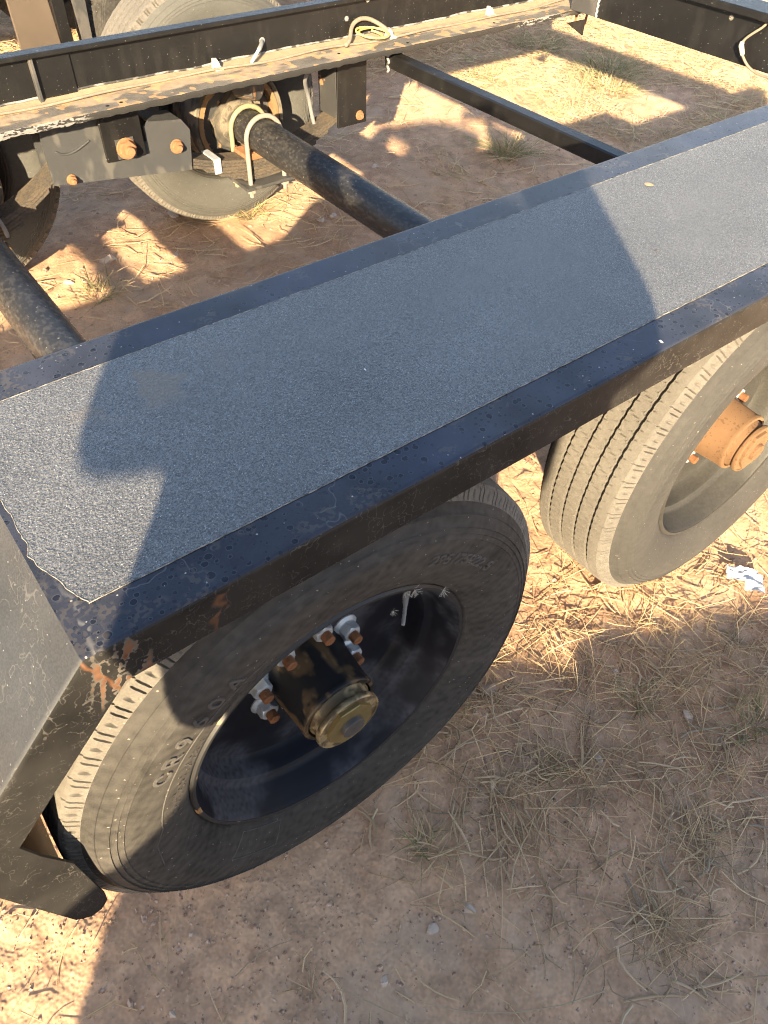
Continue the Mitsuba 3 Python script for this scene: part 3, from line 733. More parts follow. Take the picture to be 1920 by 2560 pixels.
# worn band of tiny raised marks near the bead
mk = []
for q in range(130):
    ac = math.radians(rng.uniform(108, 172)); r_ = rng.choice([.322, .329, .336, .343]) + rng.normal(0, .0006)
    b_ = trimesh.creation.box((rng.uniform(.0012, .004), .0014, rng.uniform(.0015, .0042)))
    b_.apply_transform(trimesh.transformations.rotation_matrix(-(ac - np.pi / 2), [0, 1, 0]))
    b_.apply_translation([r_ * math.cos(ac), wall_y(r_) - .0003, r_ * math.sin(ac)])
    mk.append(b_)
MB_ = add(W1 + '__moulded_marks', cat(*mk), 'tyre_dark', to_world=TO1, kind='stuff')
# a small moulded panel and bead wear marks low on the sidewall
pa = np.radians([222, 240])
add(W1 + '__moulded_panel', cat(*[arc_line(r, 222, 240, .0011) for r in (.318, .374)], *[tube([(r * math.cos(t), wall_y(r) - .0004, r * math.sin(t)) for r in np.linspace(.318, .374, 14)], .0011, 6) for t in pa]), 'letter_rubber', to_world=TO1)
# valve stem
vt = np.radians(58)
vs = tube([(.228, .082, .118), (.206, .066, .106), (.194, .052, .100), (.1725, .030, .090), (.170, .028, .089)], [.008, .0065, .0040, .0038, .0034], 12)
add(W1 + '__valve_stem', vs, 'cable_grey', smooth=True, to_world=TO1)
# brake chambers, slack arm and hoses on the far axle
add(TR + '__brake_chamber', rev([(.001, 0), (.05, 0), (.055, .01), (.055, .09), (.04, .11), (.001, .11)], 36).apply_transform(trimesh.transformations.rotation_matrix(.5, [0, 0, 1])).apply_translation([X2 + .02, 2.36, .635]).apply_translation([.02, .10, .03]), 'grey_steel', smooth=40)
add(TR + '__brake_hose', tube(spline([(1.47, 2.30, .76), (1.475, 2.36, .69), (1.53, 2.43, .60), (1.56, 2.45, .50), (1.60, 2.47, .42)], 30), .009, 8), 'cable_grey', smooth=True)
add(TR + '__brake_hose', tube(spline([(.06, 2.30, .60), (.10, 2.34, .52), (.125, 2.36, .46), (.14, 2.37, .38)], 24), .008, 8), 'cable_grey', smooth=True)

# --- fender (near side)
YFI, YFO, ZF = .564, -.024, 1.038
PATH = np.array([(-.529, .400), (-.603, .762), (-.351, ZF), (1.90, ZF), (2.152, .762), (2.078, .400)])
def path_off(d):
    P = PATH
    out = []
    for i in range(len(P)):
        nrm = []
        for a, b in ((i - 1, i), (i, i + 1)):
            if a >= 0 and b < len(P):
                t = P[b] - P[a]; t = t / np.linalg.norm(t)
                nrm.append(np.array([t[1], -t[0]]))          # towards the wheel
        if len(nrm) == 1:
            out.append(P[i] + d * nrm[0])
        else:
            q = nrm[0] + nrm[1]; q /= np.linalg.norm(q)
            out.append(P[i] + q * d / (q @ nrm[0]))
    return np.array(out)
def section(i0, i1, ys, ds, close=True, nsub=1):
    """sheet over path points i0..i1: ys, ds = cross-section (y, depth below the outer skin), a closed loop."""
    rows = []
    for y, d in zip(ys, ds):
        q = path_off(d)[i0:i1 + 1]
        t = np.linspace(0, len(q) - 1, (len(q) - 1) * nsub + 1)
        rows.append(np.c_[np.interp(t, range(len(q)), q[:, 0]), np.full(len(t), y), np.interp(t, range(len(q)), q[:, 1])])
    n, m = len(rows), len(rows[0])
    V = np.vstack(rows)
    F = []
    for i in range(n if close else n - 1):
        j = (i + 1) % n
        k = np.arange(m - 1)
        F.append(np.c_[i * m + k, j * m + k, j * m + k + 1, i * m + k + 1])
    F = np.vstack(F)
    T3 = np.vstack([F[:, [0, 1, 2]], F[:, [0, 2, 3]]])
    t = trimesh.Trimesh(V, T3, process=False)
    if close:
        pg = Polygon(np.c_[ys, ds])
        import mapbox_earcut as me
        pts = np.c_[ys, ds].astype(float)
        tri = me.triangulate_float64(pts, np.array([len(pts)], np.uint32)).reshape(-1, 3)
        F2 = np.vstack([tri * m, tri[:, ::-1] * m + m - 1])
        t = trimesh.Trimesh(V, np.vstack([T3, F2]), process=False)
    trimesh.repair.fix_normals(t)
    return t
R0, TH, SK = .009, .005, .076
arc = np.linspace(0, np.pi / 2, 7)
o_out = [(YFO + R0 - R0 * math.sin(a), R0 - R0 * math.cos(a)) for a in arc]
o_in = [(YFI - R0 + R0 * math.sin(a), R0 - R0 * math.cos(a)) for a in arc]
# top skin: between the two rounded edges, shell of thickness TH
loop_top = o_out[::-1][3:] + o_in[:4] + [(YFI - R0, TH), (YFO + R0, TH)]
def loop_skirt(y_edge, s):
    # s = +1 outer (towards -y), cross-section from the middle of the rounded edge down
    arcp = [(YFO + R0 - R0 * math.sin(a), R0 - R0 * math.cos(a)) for a in arc[3:]]
    lp = arcp + [(YFO, SK), (YFO + TH, SK), (YFO + TH, R0 + .001)]
    if s < 0:
        lp = [(YFI - (y - YFO), d) for y, d in lp]
    return lp
def sec(loop, i0, i1):
    return section(i0, i1, [a for a, _ in loop], [b for _, b in loop])
FK = TR + '__fender'
add(FK, sec(loop_top, 2, 3), 'fender_paint', smooth=30, label='black fender walkway flecked with dried water spots')
add(FK + '__slope_plate', sec(loop_top, 1, 2), 'slope_paint', smooth=30)
add(FK + '__slope_plate', sec(loop_top, 3, 4), 'slope_paint', smooth=30)
add(FK + '__end_plate', sec(loop_top, 0, 1), 'black_steel', smooth=30)
add(FK + '__end_plate', sec(loop_top, 4, 5), 'black_steel', smooth=30)
add(FK + '__skirt', sec(loop_skirt(YFO, 1), 1, 4), 'skirt_paint', smooth=30, label='scuffed black skirt with rust at the bent front corner')
add(FK + '__skirt', sec(loop_skirt(YFI, -1), 1, 4), 'skirt_paint', smooth=30)
def tongue(y0, y1):
    p = path_off(0)
    a, b = p[1], p[0]
    q = path_off(SK)
    outer = [a + (b - a) * t for t in (0.0, .4, .75, .93)]
    poly = [q[1], *[tuple(v) for v in outer], (b[0] + .014, b[1] + .001), (b[0] + .032, b[1] + .003), (b[0] + .047, b[1] + .022), (b[0] + .050, b[1] + .046), (q[1][0] + .036, q[1][1] - .13), (q[1][0] + .012, q[1][1] - .055)]
    return extrude_xz(poly, y0, y1)
for y0, y1 in ((YFO, YFO + .005), (YFI - .005, YFI)):
    m = tongue(y0, y1)
    add(FK + '__end_tongue', m, 'skirt_paint')
    m2 = m.copy(); m2.vertices[:, 0] = 2 * .7745 - m2.vertices[:, 0]; m2.invert()
    add(FK + '__end_tongue', m2, 'skirt_paint')
# grit mat with ragged cut ends
ya, yb = .047, .482
N = 150
yy = np.linspace(ya, yb, N)
nz = meshkit.fbm(np.c_[yy * 60, yy * 0, yy * 0], 3, 2)
xl = -.347 + .006 * (nz - .5) + .030 * np.clip((.16 - yy) / .11, 0, 1) + .014 * np.clip(meshkit.noise(np.c_[yy * 22, yy * 0 + 3, yy * 0], 5) - .62, 0, 1) * 1.2
xr = 1.882 + .012 * (meshkit.fbm(np.c_[yy * 50, yy * 0 + 9, yy * 0], 3, 2) - .5)
xs_e = np.linspace(-.30, 1.86, 290)
e1 = ya + .0016 * (meshkit.fbm(np.c_[xs_e * 60, xs_e * 0, xs_e * 0], 2, 3) - .5)
e2 = yb + .0016 * (meshkit.fbm(np.c_[xs_e * 60, xs_e * 0 + 4, xs_e * 0], 2, 3) - .5)
matp = Polygon(list(zip(xl[::-1], yy[::-1])) + list(zip(xs_e, e1)) + list(zip(xr, yy)) + list(zip(xs_e[::-1], e2[::-1]))).buffer(0)
STEP = .0025
mx = np.arange(-.36, 1.90, STEP); my = np.linspace(ya, yb, int((yb - ya) / STEP))
MX, MY = np.meshgrid(mx, my, indexing='ij')
xlo = np.interp(my, yy, xl); xhi = np.interp(my, yy, xr)
MX = np.clip(MX, xlo[None], xhi[None])
jit = rng.normal(0, .22 * STEP, MX.shape); MX[1:-1] += jit[1:-1]
MZ = ZF + .0012 + .0011 * (rng.random(MX.shape) - .5) * (.6 + .4 * rng.random(MX.shape))
mid_ = np.arange(MX.size).reshape(MX.shape)
ok_ = (np.abs(MX[1:] - MX[:-1]) > 1e-7)[:, :-1]
mf = np.c_[mid_[:-1, :-1][ok_], mid_[1:, :-1][ok_], mid_[1:, 1:][ok_], mid_[:-1, 1:][ok_]]
mm = (np.c_[MX.ravel(), MY.ravel(), MZ.ravel()], mf)
add(FK + '__grit_mat', mm, 'grit_mat', label='grey anti-slip grit strip with a ragged cut end')
pmat('mat_edge', lambda p, n, uv: mix((0.05, 0.05, 0.047), (0.34, 0.31, 0.26), noise(p.x * 160, p.y * 160)), rough=0.8)
edge_pts = np.array(matp.exterior.coords)
edge = tube(np.c_[edge_pts[:-1], np.full(len(edge_pts) - 1, ZF + .0010)], .0009, 5, closed=True)
add(FK + '__mat_edge', edge, 'mat_edge', smooth=True, label='pale frayed edge of the grit strip')
# fender brackets down to the frame
for xb in (-.18, .63, 1.45):
    add(FK + '__bracket', cat(rbox(xb - .03, xb + .03, .28, YFI - .01, 1.000, 1.0325, .003), rbox(xb - .03, xb + .03, .43, .47, .965, 1.0, .003)), 'black_steel')

# ------------------------------------------------------------------ neighbouring trailer beyond
NB = 'parked_trailer'
labels[NB] = {'label': 'second trailer parked beyond the far beam, showing a dark tyre and brown mud flap', 'category': 'trailer'}
TN = T().translate([1.68, 4.02, HZ])
for nm, src, mt in (('tyre', W3 + '__tyre', 'tyre_dark'), ('tread', W3 + '__tread', 'tyre_dark'), ('rim', W3 + '__rim', 'rim_paint')):
    reuse(NB + '__wheel__' + nm, src, TN, mt)
add(NB + '__mud_flap', hull([(.80, 4.0, .36), (1.015, 4.02, .36), (.80, 4.0, 1.02), (.985, 4.02, 1.02), (.80, 4.03, .36), (1.015, 4.05, .36), (.80, 4.03, 1.02), (.985, 4.05, 1.02)]), 'brown_flap', label='brown dusty mud flap')
add(NB + '__flap_edge', rbox(1.017, 1.085, 4.03, 4.07, .30, 1.02, .004), 'black_steel')
add(NB + '__bracket', hull([(1.10, 3.98, .90), (1.185, 3.98, .90), (1.125, 3.98, .40), (1.165, 3.98, .40), (1.10, 4.0, .90), (1.185, 4.0, .90), (1.125, 4.0, .40), (1.165, 4.0, .40)]), 'grey_steel')
add(NB + '__side_rail', rbox(-3.0, 4.6, 4.05, 4.13, .98, 1.12, .006), 'black_steel')
add(NB + '__deck', rbox(-3.0, 4.6, 4.13, 6.2, 1.06, 1.12, .006), 'grey_steel')
add(NB + '__landing_leg', rbox(2.05, 2.20, 4.0, 4.12, .02, 1.02, .006), 'grey_steel')
add(NB + '__axle', rev([(.0635, .2), (.0635, 2.0), (.05, 2.0), (.05, .2)], 32).apply_translation([1.68, 4.02, HZ]), 'axle_paint', smooth=40)
reuse(NB + '__wheel_001__tyre', W3 + '__tyre', T().translate([1.68, 6.25, HZ]).rotate([0, 0, 1], 180), 'tyre_dark')
reuse(NB + '__wheel_001__tread', W3 + '__tread', T().translate([1.68, 6.25, HZ]).rotate([0, 0, 1], 180), 'tyre_dark')
reuse(NB + '__wheel_001__rim', W3 + '__rim', T().translate([1.68, 6.25, HZ]).rotate([0, 0, 1], 180), 'rim_paint')

# ------------------------------------------------------------------ photographer and hay bales (they cast the shadows)
B = np.array([-.61, -.88, 0.0])
HF = np.array([1.98, 2.05, 0.0]) / math.hypot(1.98, 2.05)     # forward = away from the sun
HL = np.array([-HF[1], HF[0], 0.0])                           # left
def bp(w, f, z):
    return B + HL * w + HF * f + np.array([0, 0, z])
def balls(c, r, n=3):
    m = trimesh.creation.icosphere(n - 1, r)
    return m.vertices + c
def chain(joints):
    ms = []
    for (a, ra), (b, rb) in zip(joints[:-1], joints[1:]):
        ms.append(m3.Manifold.hull_points(np.vstack([balls(a, ra), balls(b, rb)])))
    return ms
def fuse(ms, L=.02, it=10):
    m = m3.Manifold.batch_boolean(ms, m3.OpType.Add).refine_to_length(L).to_mesh()
    t = trimesh.Trimesh(m.vert_properties[:, :3], m.tri_verts, process=True)
    trimesh.smoothing.filter_taubin(t, iterations=it)
    return t
def ell(w, f, z, rw, rf, rz):
    v = trimesh.creation.icosphere(2, 1.0).vertices
    return np.array([bp(w + rw * a, f + rf * b, z + rz * c) for a, b, c in v])
PK = 'photographer'
labels[PK] = {'label': 'person in dark jacket, jeans and brimmed hat holding out a phone', 'category': 'person'}
torso = [m3.Manifold.hull_points(np.vstack([ell(.03, -.02, .93, .25, .16, .08), ell(.06, -.02, 1.15, .30, .16, .10)])),
         m3.Manifold.hull_points(np.vstack([ell(.06, -.02, 1.15, .30, .16, .10), ell(.075, -.03, 1.45, .335, .15, .09)])),
         m3.Manifold.hull_points(np.vstack([ell(.075, -.03, 1.45, .335, .15, .09), ell(.05, -.02, 1.625, .235, .11, .06)]))]
armL = chain([(bp(.33, -.02, 1.535), .090), (bp(.500, .02, 1.486), .074), (bp(.600, .06, 1.690), .066), (bp(.56, .09, 1.755), .055)])
armR = chain([(bp(-.10, -.02, 1.54), .12), (bp(-.240, .06, 1.585), .088), (bp(-.16, .20, 1.72), .076), (bp(-.10, .27, 1.745), .050)])
neck = [m3.Manifold.hull_points(np.vstack([ell(.08, -.03, 1.62, .24, .12, .07), ell(.04, -.01, 1.70, .10, .10, .06), ell(-.07, .0, 1.665, .13, .10, .075), ell(.27, -.02, 1.67, .20, .10, .06)]))]
add(PK + '__jacket', fuse(torso + armL + armR + neck, .025, 8), 'jacket', smooth=True)
legs = chain([(bp(.145, -.02, .93), .135), (bp(.185, .0, .52), .088), (bp(.19, -.02, .12), .065)]) + chain([(bp(-.06, -.02, .93), .135), (bp(-.055, .0, .52), .085), (bp(-.05, -.02, .12), .065)])
add(PK + '__trousers', fuse(legs, .025, 6), 'denim', smooth=True)
for w in (.19, -.05):
    add(PK + '__shoe', fuse([m3.Manifold.hull_points(np.vstack([balls(bp(w, -.06, .055), .052), balls(bp(w, .14, .042), .045), balls(bp(w, -.02, .10), .055)]))], .02, 4), 'leather', smooth=True)
HW, HZ_ = .30, 1.735
head = [m3.Manifold.hull_points(np.vstack([ell(HW, .04, HZ_, .078, .095, .105), ell(HW, .07, HZ_ - .085, .055, .065, .05)]))] + chain([(bp(HW - .04, -.01, 1.55), .065), (bp(HW, .02, HZ_ - .09), .06)])
head += chain([(bp(HW, .125, HZ_), .012), (bp(HW, .148, HZ_ - .037), .017)])
head += [m3.Manifold.hull_points(ell(s_, .02, HZ_ - .025, .012, .025, .034)) for s_ in (HW - .082, HW + .082)]
hd = fuse(head, .012, 6)
def hand(c, s_):
    """palm with four fingers and a thumb, closed on the phone's edge."""
    ms = [m3.Manifold.hull_points(np.vstack([balls(bp(c[0], c[1] - .02, c[2] - .03), .022, 2), balls(bp(c[0], c[1] + .01, c[2] + .035), .020, 2), balls(bp(c[0] + s_ * .01, c[1] + .02, c[2] - .01), .020, 2)]))]
    for q in range(4):
        z = c[2] - .03 + .023 * q
        L = (.028, .036, .038, .033)[q]
        ms += chain([(bp(c[0], c[1] + .01, z), .0095), (bp(c[0] + s_ * .004, c[1] + .045, z + .002), .0088), (bp(c[0] - s_ * L, c[1] + .050, z + .004), .0080)])
    ms += chain([(bp(c[0], c[1] - .02, c[2] + .02), .011), (bp(c[0] - s_ * .018, c[1] - .012, c[2] + .045), .0098), (bp(c[0] - s_ * .042, c[1] + .006, c[2] + .058), .0088)])
    return fuse(ms, .005, 5)
add(PK + '__hand', hand((-.075, .300, 1.762), -1), 'skin', smooth=True)
hb = hand((0, 0, 0), 1)
v_ = (hb.vertices - B) @ np.stack([HL, HF, [0, 0, 1.0]]).T
q_ = np.c_[-v_[:, 2] * .9, v_[:, 1] * .6 + v_[:, 0] * .8, v_[:, 0] * .3 - v_[:, 1] * .3]
hb.vertices = np.array([bp(.53 + a, .12 + b, 1.79 + c) for a, b, c in q_])
trimesh.repair.fix_normals(hb)
add(PK + '__hand', hb, 'skin', smooth=True)
HK = add(PK + '__head', hd, 'skin', smooth=True)
for s_ in (-.032, .032):
    add(HK + '__eye', trimesh.Trimesh(ell(HW + s_, .113, HZ_ + .007, .012, .010, .010), trimesh.creation.icosphere(2, 1.0).faces, process=False), 'paper', smooth=True)
add(HK + '__mouth', trimesh.Trimesh(ell(HW, .126, HZ_ - .073, .022, .008, .006), trimesh.creation.icosphere(2, 1.0).faces, process=False), 'leather', smooth=True)
add(HK + '__hair', fuse([m3.Manifold.hull_points(np.vstack([ell(HW, .005, HZ_ + .03, .084, .092, .075), ell(HW, -.02, HZ_, .080, .07, .06)]))], .012, 4), 'hair', smooth=True)
add(PK + '__hat', fuse([m3.Manifold.hull_points(np.vstack([ell(HW - .05, .02, 1.792, .28, .24, .016)])), m3.Manifold.hull_points(np.vstack([ell(HW, .02, 1.80, .105, .12, .02), ell(HW, .02, 1.838, .085, .10, .025)]))], .012, 4), 'leather', smooth=True)
pc = bp(.03, .338, 1.762)
ph = rbox(-.078, .078, -.0045, .0045, -.038, .038, .004)
up = -DOWN
Mph = np.eye(4); Mph[:3, 0] = RIGHT; Mph[:3, 1] = FWD; Mph[:3, 2] = up; Mph[:3, 3] = CAM - FWD * .040
add('phone', ph.apply_transform(Mph), 'phone_black', label='black phone held out in the right hand of the person', category='phone')

def bale(w, f, z, rw=.52, rf=.24, rz=.25, tilt=0.0, yaw=0.0):
    m = trimesh.creation.box((2 * rw, 2 * rf, 2 * rz))
    for _ in range(5):
        m = m.subdivide()
    v = m.vertices
    q = np.abs(v) / [rw, rf, rz]
    v = v * (1 - .05 * np.clip(np.sort(q, 1)[:, 1:2] - .75, 0, 1))
    v = v + .02 * (meshkit.fbm(v * 14 + w * 7, 3, int(abs(w * 50)) + 2)[:, None] - .5) * np.sign(v)
    c, s_ = math.cos(tilt), math.sin(tilt)
    v = np.c_[v[:, 0] * c - v[:, 2] * s_, v[:, 1], v[:, 0] * s_ + v[:, 2] * c]
    return trimesh.Trimesh(np.array([bp(w + a, f + b, z + d) for a, b, d in v]), m.faces, process=False)
DB = -1.55
for (w, z, hz, tl, nm) in ((.115, .25, .25, 0, 'lower bale at the left end of the row'), (-.915, .29, .29, 0, 'lower bale in the middle of the row'), (-1.945, .29, .29, 0, 'lower bale at the right end of the row'),
                           (.105, .750, .25, .0, 'upper bale at the left end of the row'), (-.93, .838, .26, -.11, 'upper bale in the middle of the row'), (-1.98, .875, .30, -.02, 'upper bale at the right end of the row')):
    key = add('hay_bale', bale(w, DB, z, rz=hz, tilt=tl), 'hay', smooth=40, label='square hay bale, ' + nm, category='hay bale', group='hay bales stacked in a row')
    for dx in (-.2, .2):
        zo = dx * math.sin(tl)
        a = [(dx, -.245, -hz - .005), (dx, .245, -hz - .005), (dx, .245, hz + .005), (dx, -.245, hz + .005)]
        add(key + '__twine', tube([bp(w + x_, DB + f_, z + z_ + zo) for x_, f_, z_ in a], .004, 6, closed=True), 'twine')
add('hay_bale', bale(.30, DB + .02, 1.13, rw=.20, rf=.24, rz=.20, tilt=math.radians(45)), 'hay', smooth=40,
    label='small hay bale tipped on its edge on top of the row', category='hay bale', group='hay bales stacked in a row')

# ------------------------------------------------------------------ stones
def rock(r, seed, flat=.6, sub=2):
    m = trimesh.creation.icosphere(sub, 1.0)
    v = m.vertices
    rs = np.random.default_rng(seed)
    for _ in range(15):                                 # knock flats off the ball
        d = rs.normal(size=3); d /= np.linalg.norm(d)
        h = rs.uniform(.35, .8)
        k = np.clip(v @ d - h, 0, None)
        v = v - k[:, None] * d
    v = v * (1 + .12 * (meshkit.fbm(v * 2.2 + seed, 3, seed)[:, None] - .5))
    v = v * [r * rs.uniform(.9, 1.3), r * rs.uniform(.7, 1.0), r * flat]
    return trimesh.Trimesh(v, m.faces, process=False)

def stone(x, y, r, mat, label, seed, flat=.6, group=None, rot=None):
    z = float(ground_at(np.array([x]), np.array([y]))[0])
    m = rock(r, seed, flat)
    m.apply_transform(trimesh.transformations.rotation_matrix(rot if rot is not None else seed * 1.7, [0, 0, 1]))
    m.apply_translation([x, y, z + r * flat * .12])
    return add('stone', m, mat, smooth=28, label=label, category='stone', group=group)

NEAR = [(.49, .03, .040, 'stone_brown', 'rounded brown ridged stone beside dry stems behind the front tyre'), (.455, .055, .020, 'stone_brown', 'small brown stone tucked beside the ridged stone'),
        (.10, -.34, .016, 'stone_pale', 'pale angular stone right of the tyre track, near the bottom'), (.33, -.16, .017, 'stone_pale', 'flat pale stone under a clump of straw'),
        (.42, .0, .012, 'stone_pale', 'small white stone just behind the front tyre'), (.86, -.34, .020, 'stone_pale', 'pale stone in the straw at the right edge')]
for q, (x, y, r, mt, lb) in enumerate(NEAR):
    stone(x, y, r, mt, lb, 40 + q, .7)
stone(1.93, 1.62, .040, 'stone_pale', 'round pale stone on shaded dirt between the axle and the crossmember', 60, .7)
stone(.58, 2.72, .045, 'stone_pale', 'sunlit pale stone in the straw patch below the equaliser', 61, .6)
stone(1.02, 2.95, .040, 'stone_pale', 'pale stone on shaded dirt below the equaliser', 62, .6)
stone(.36, 2.62, .035, 'stone_pale', 'sunlit flat stone beside the first axle', 63, .5)
k = 0
while k < 130:
    x, y = rng.uniform(-.8, 1.7), rng.uniform(-1.0, .3)
    if rng.random() < .35:
        x, y = rng.uniform(0, 3.6), rng.uniform(.8, 3.4)
    if (abs(x) < .35 or abs(x - X2) < .35) and -.05 < y < .3:
        continue
    r = float(np.clip(rng.lognormal(math.log(.0075), .38), .004, .016)) * (1.0 if y < .5 else 1.9)
    pale = rng.random() < .62
    stone(x, y, r, 'stone_pale' if pale else 'stone_brown', 'little pale stone lying loose on the bare dirt' if pale else 'little brown stone lying loose on the bare dirt', 100 + k, .65,
          group='little pale stones on the dirt' if pale else 'little brown stones on the dirt')
    k += 1
nzg = np.linspace(-2, 8, 700)
_NX, _NY = np.meshgrid(nzg, nzg, indexing='ij')
_NZ = {}
def patchy(x, y, f, z, o, seed):
    k = (f, z, o, seed)
    if k not in _NZ:
        _NZ[k] = meshkit.fbm(np.stack([_NX * f, _NY * f, _NX * 0 + z], -1), o, seed)
    return _NZ[k][int((x + 2) * 69.9), int((y + 2) * 69.9)]

# gravel crumbs
base = [rock(1.0, 900 + i, .7, 1) for i in range(4)]
tiny = [rock(1.0, 950 + i, .75, 0) for i in range(6)]
Vs, Fs, off = [], [], 0
for q in range(24000):
    if q < 19500:
        x, y = rng.uniform(-.95, 1.8), rng.uniform(-1.05, .45)
        dn = patchy(x, y, 4, 2.0, 3, 3) * .6 + patchy(x, y, 17, 4.0, 2, 5) * .4
        if dn < .50 and rng.random() < .8:
            continue
        r = np.clip(rng.lognormal(math.log(.0024), .55), .0010, .011)
    else:
        x, y = rng.uniform(-.3, 4.5), rng.uniform(.4, 4.5)
        r = np.clip(rng.lognormal(math.log(.006), .45), .003, .02)
    b = base[q % 4] if r > .005 else tiny[q % 6]
    c, s_ = math.cos(q), math.sin(q)
    v = b.vertices * r
    v = np.c_[v[:, 0] * c - v[:, 1] * s_ + x, v[:, 0] * s_ + v[:, 1] * c + y, v[:, 2]]
    Vs.append(v); Fs.append(b.faces + off); off += len(v)
V = np.vstack(Vs)
cent = np.repeat(np.array([v[:, :2].mean(0) for v in Vs]), [len(v) for v in Vs], 0)
V[:, 2] += ground_at(cent[:, 0], cent[:, 1]) + .0003
pmat('crumb', lambda p, n, uv: mix((0.27, 0.172, 0.12), (0.58, 0.43, 0.32), smoothstep(0.15, 0.9, noise(p.x * 210, p.y * 210, 3.0))), rough=0.95, spec=0.1)
add('gravel', (V, np.vstack(Fs)), 'crumb', kind='stuff', label='crumbs of dirt and fine gravel on the ground', category='gravel')

# ------------------------------------------------------------------ straw, grass, weeds
class Blades:
    def __init__(self):
        self.V, self.F, self.C, self.n = [], [], [], 0
    def ribbon(self, p, w, col):
        """p (k, 3): a thin three-sided stem along the points, widths w (k)."""
        k = len(p)
        t = np.gradient(p, axis=0); t /= np.linalg.norm(t, axis=1, keepdims=True) + 1e-9
        u = np.cross(t, [0, 0, 1.0]); l = np.linalg.norm(u, axis=1, keepdims=True)
        u = np.where(l > .05, u / (l + 1e-9), [1.0, 0, 0])
        v = np.cross(u, t)
        a, b, c = p + u * w[:, None], p - u * w[:, None], p + v * w[:, None] * 1.2
        V = np.vstack([a, b, c])
        i = np.arange(k - 1)
        F = []
        for s_, e_ in ((0, 2 * k), (2 * k, k)):
            F += [np.c_[s_ + i, s_ + i + 1, e_ + i + 1], np.c_[s_ + i, e_ + i + 1, e_ + i]]
        self.V.append(V); self.F.append(np.vstack(F) + self.n); self.n += len(V)
        self.C.append(np.repeat(np.asarray(col)[None], len(V), 0))
    def lying(self, x, y, L, ang, w, col, lift=.01, bend=.3):
        s_ = np.linspace(0, 1, 5)
        a = ang + bend * (s_ - .5)
        if rng.random() < .45:
            a = a * 0.3 + ang * 0.7 + np.where(s_ > rng.uniform(.3, .7), rng.uniform(-.9, .9), 0)
        d = np.c_[np.cos(a), np.sin(a)] * (L / 4)
        q = np.cumsum(d, 0) + [x, y]
        z = ground_at(q[:, 0], q[:, 1]) + .003 + lift * rng.random() + lift * (s_ - .3) * rng.uniform(-.4, 1.2)
        z = np.maximum(z, ground_at(q[:, 0], q[:, 1]) + .002)
        self.ribbon(np.c_[q, z], np.full(5, w * 1.35) * np.array([1, 1, .95, .8, .5]), col)
    def standing(self, x, y, H, ang, lean, w, col):
        s_ = np.linspace(0, 1, 5)
        z0 = float(ground_at(np.array([x]), np.array([y]))[0])
        r = H * (lean * s_ + .55 * lean * s_ ** 2)
        z = z0 + H * (s_ - .42 * lean * s_ ** 2)
        z = np.maximum(z, z0 + .003)
        self.ribbon(np.c_[x + r * math.cos(ang), y + r * math.sin(ang), z], w * np.array([1, .95, .85, .6, .15]), col)
    def mesh(self):
        return np.vstack(self.V), np.vstack(self.F), np.vstack(self.C)
def straw_col():
    t = rng.random()
    c = np.array([.50, .36, .20]) * (1 - t) + np.array([.74, .56, .34]) * t
    if rng.random() < .2:
        c = np.array([.42, .33, .22])
    return c * rng.uniform(.75, 1.1)
def green_col():
    t = rng.random()
    return (np.array([.17, .19, .085]) * (1 - t) + np.array([.36, .33, .17]) * t) * rng.uniform(.8, 1.15)

G = Blades()
# (x, y, spread, lying, standing, length): patches as they lie on the ground
PATCH = [(.33, -.20, .12, 170, 40, .09), (.52, -.30, .16, 150, 30, .10), (.62, -.55, .14, 170, 60, .09), (.40, -.62, .10, 120, 60, .09), (.95, -.25, .22, 260, 60, .09),
         (.72, -.08, .20, 130, 30, .11), (.46, .02, .10, 60, 26, .09), (.25, -.02, .07, 40, 10, .10), (.80, -.50, .18, 160, 40, .10), (1.15, -.38, .2, 200, 60, .09), (.22, -.42, .10, 24, 4, .07), (.02, -.52, .10, 10, 2, .07),
         (.36, .05, .06, 30, 20, .07), (-.26, -.26, .02, 8, 9, .05), (-.10, -.50, .14, 10, 1, .06), (.08, -.17, .09, 30, 12, .08)]
for x, y, s_, nl, nst, L in PATCH:
    s_ = s_ * .74
    a0 = rng.uniform(0, 6.28)
    for _ in range(int(nl * .55)):
        G.lying(x + rng.normal(0, s_), y + rng.normal(0, s_), L * rng.lognormal(0, .4), a0 + rng.normal(0, 1.0), rng.uniform(.0005, .0012), straw_col(), .012, rng.normal(0, .5))
    for _ in range(nst):
        G.standing(x + rng.normal(0, s_ * .3), y + rng.normal(0, s_ * .3), L * rng.uniform(.4, .9), rng.uniform(0, 6.28), rng.uniform(.6, 1.4), rng.uniform(.0005, .0011), straw_col())
# loose stems everywhere near
for _ in range(420):
    x, y = rng.uniform(-.8, 1.6), rng.uniform(-1.0, .1)
    if x < .1 and rng.random() < .8:
        continue
    G.lying(x, y, rng.uniform(.03, .2), rng.uniform(0, 6.28), rng.uniform(.0005, .0011), straw_col(), .012, rng.normal(0, .4))
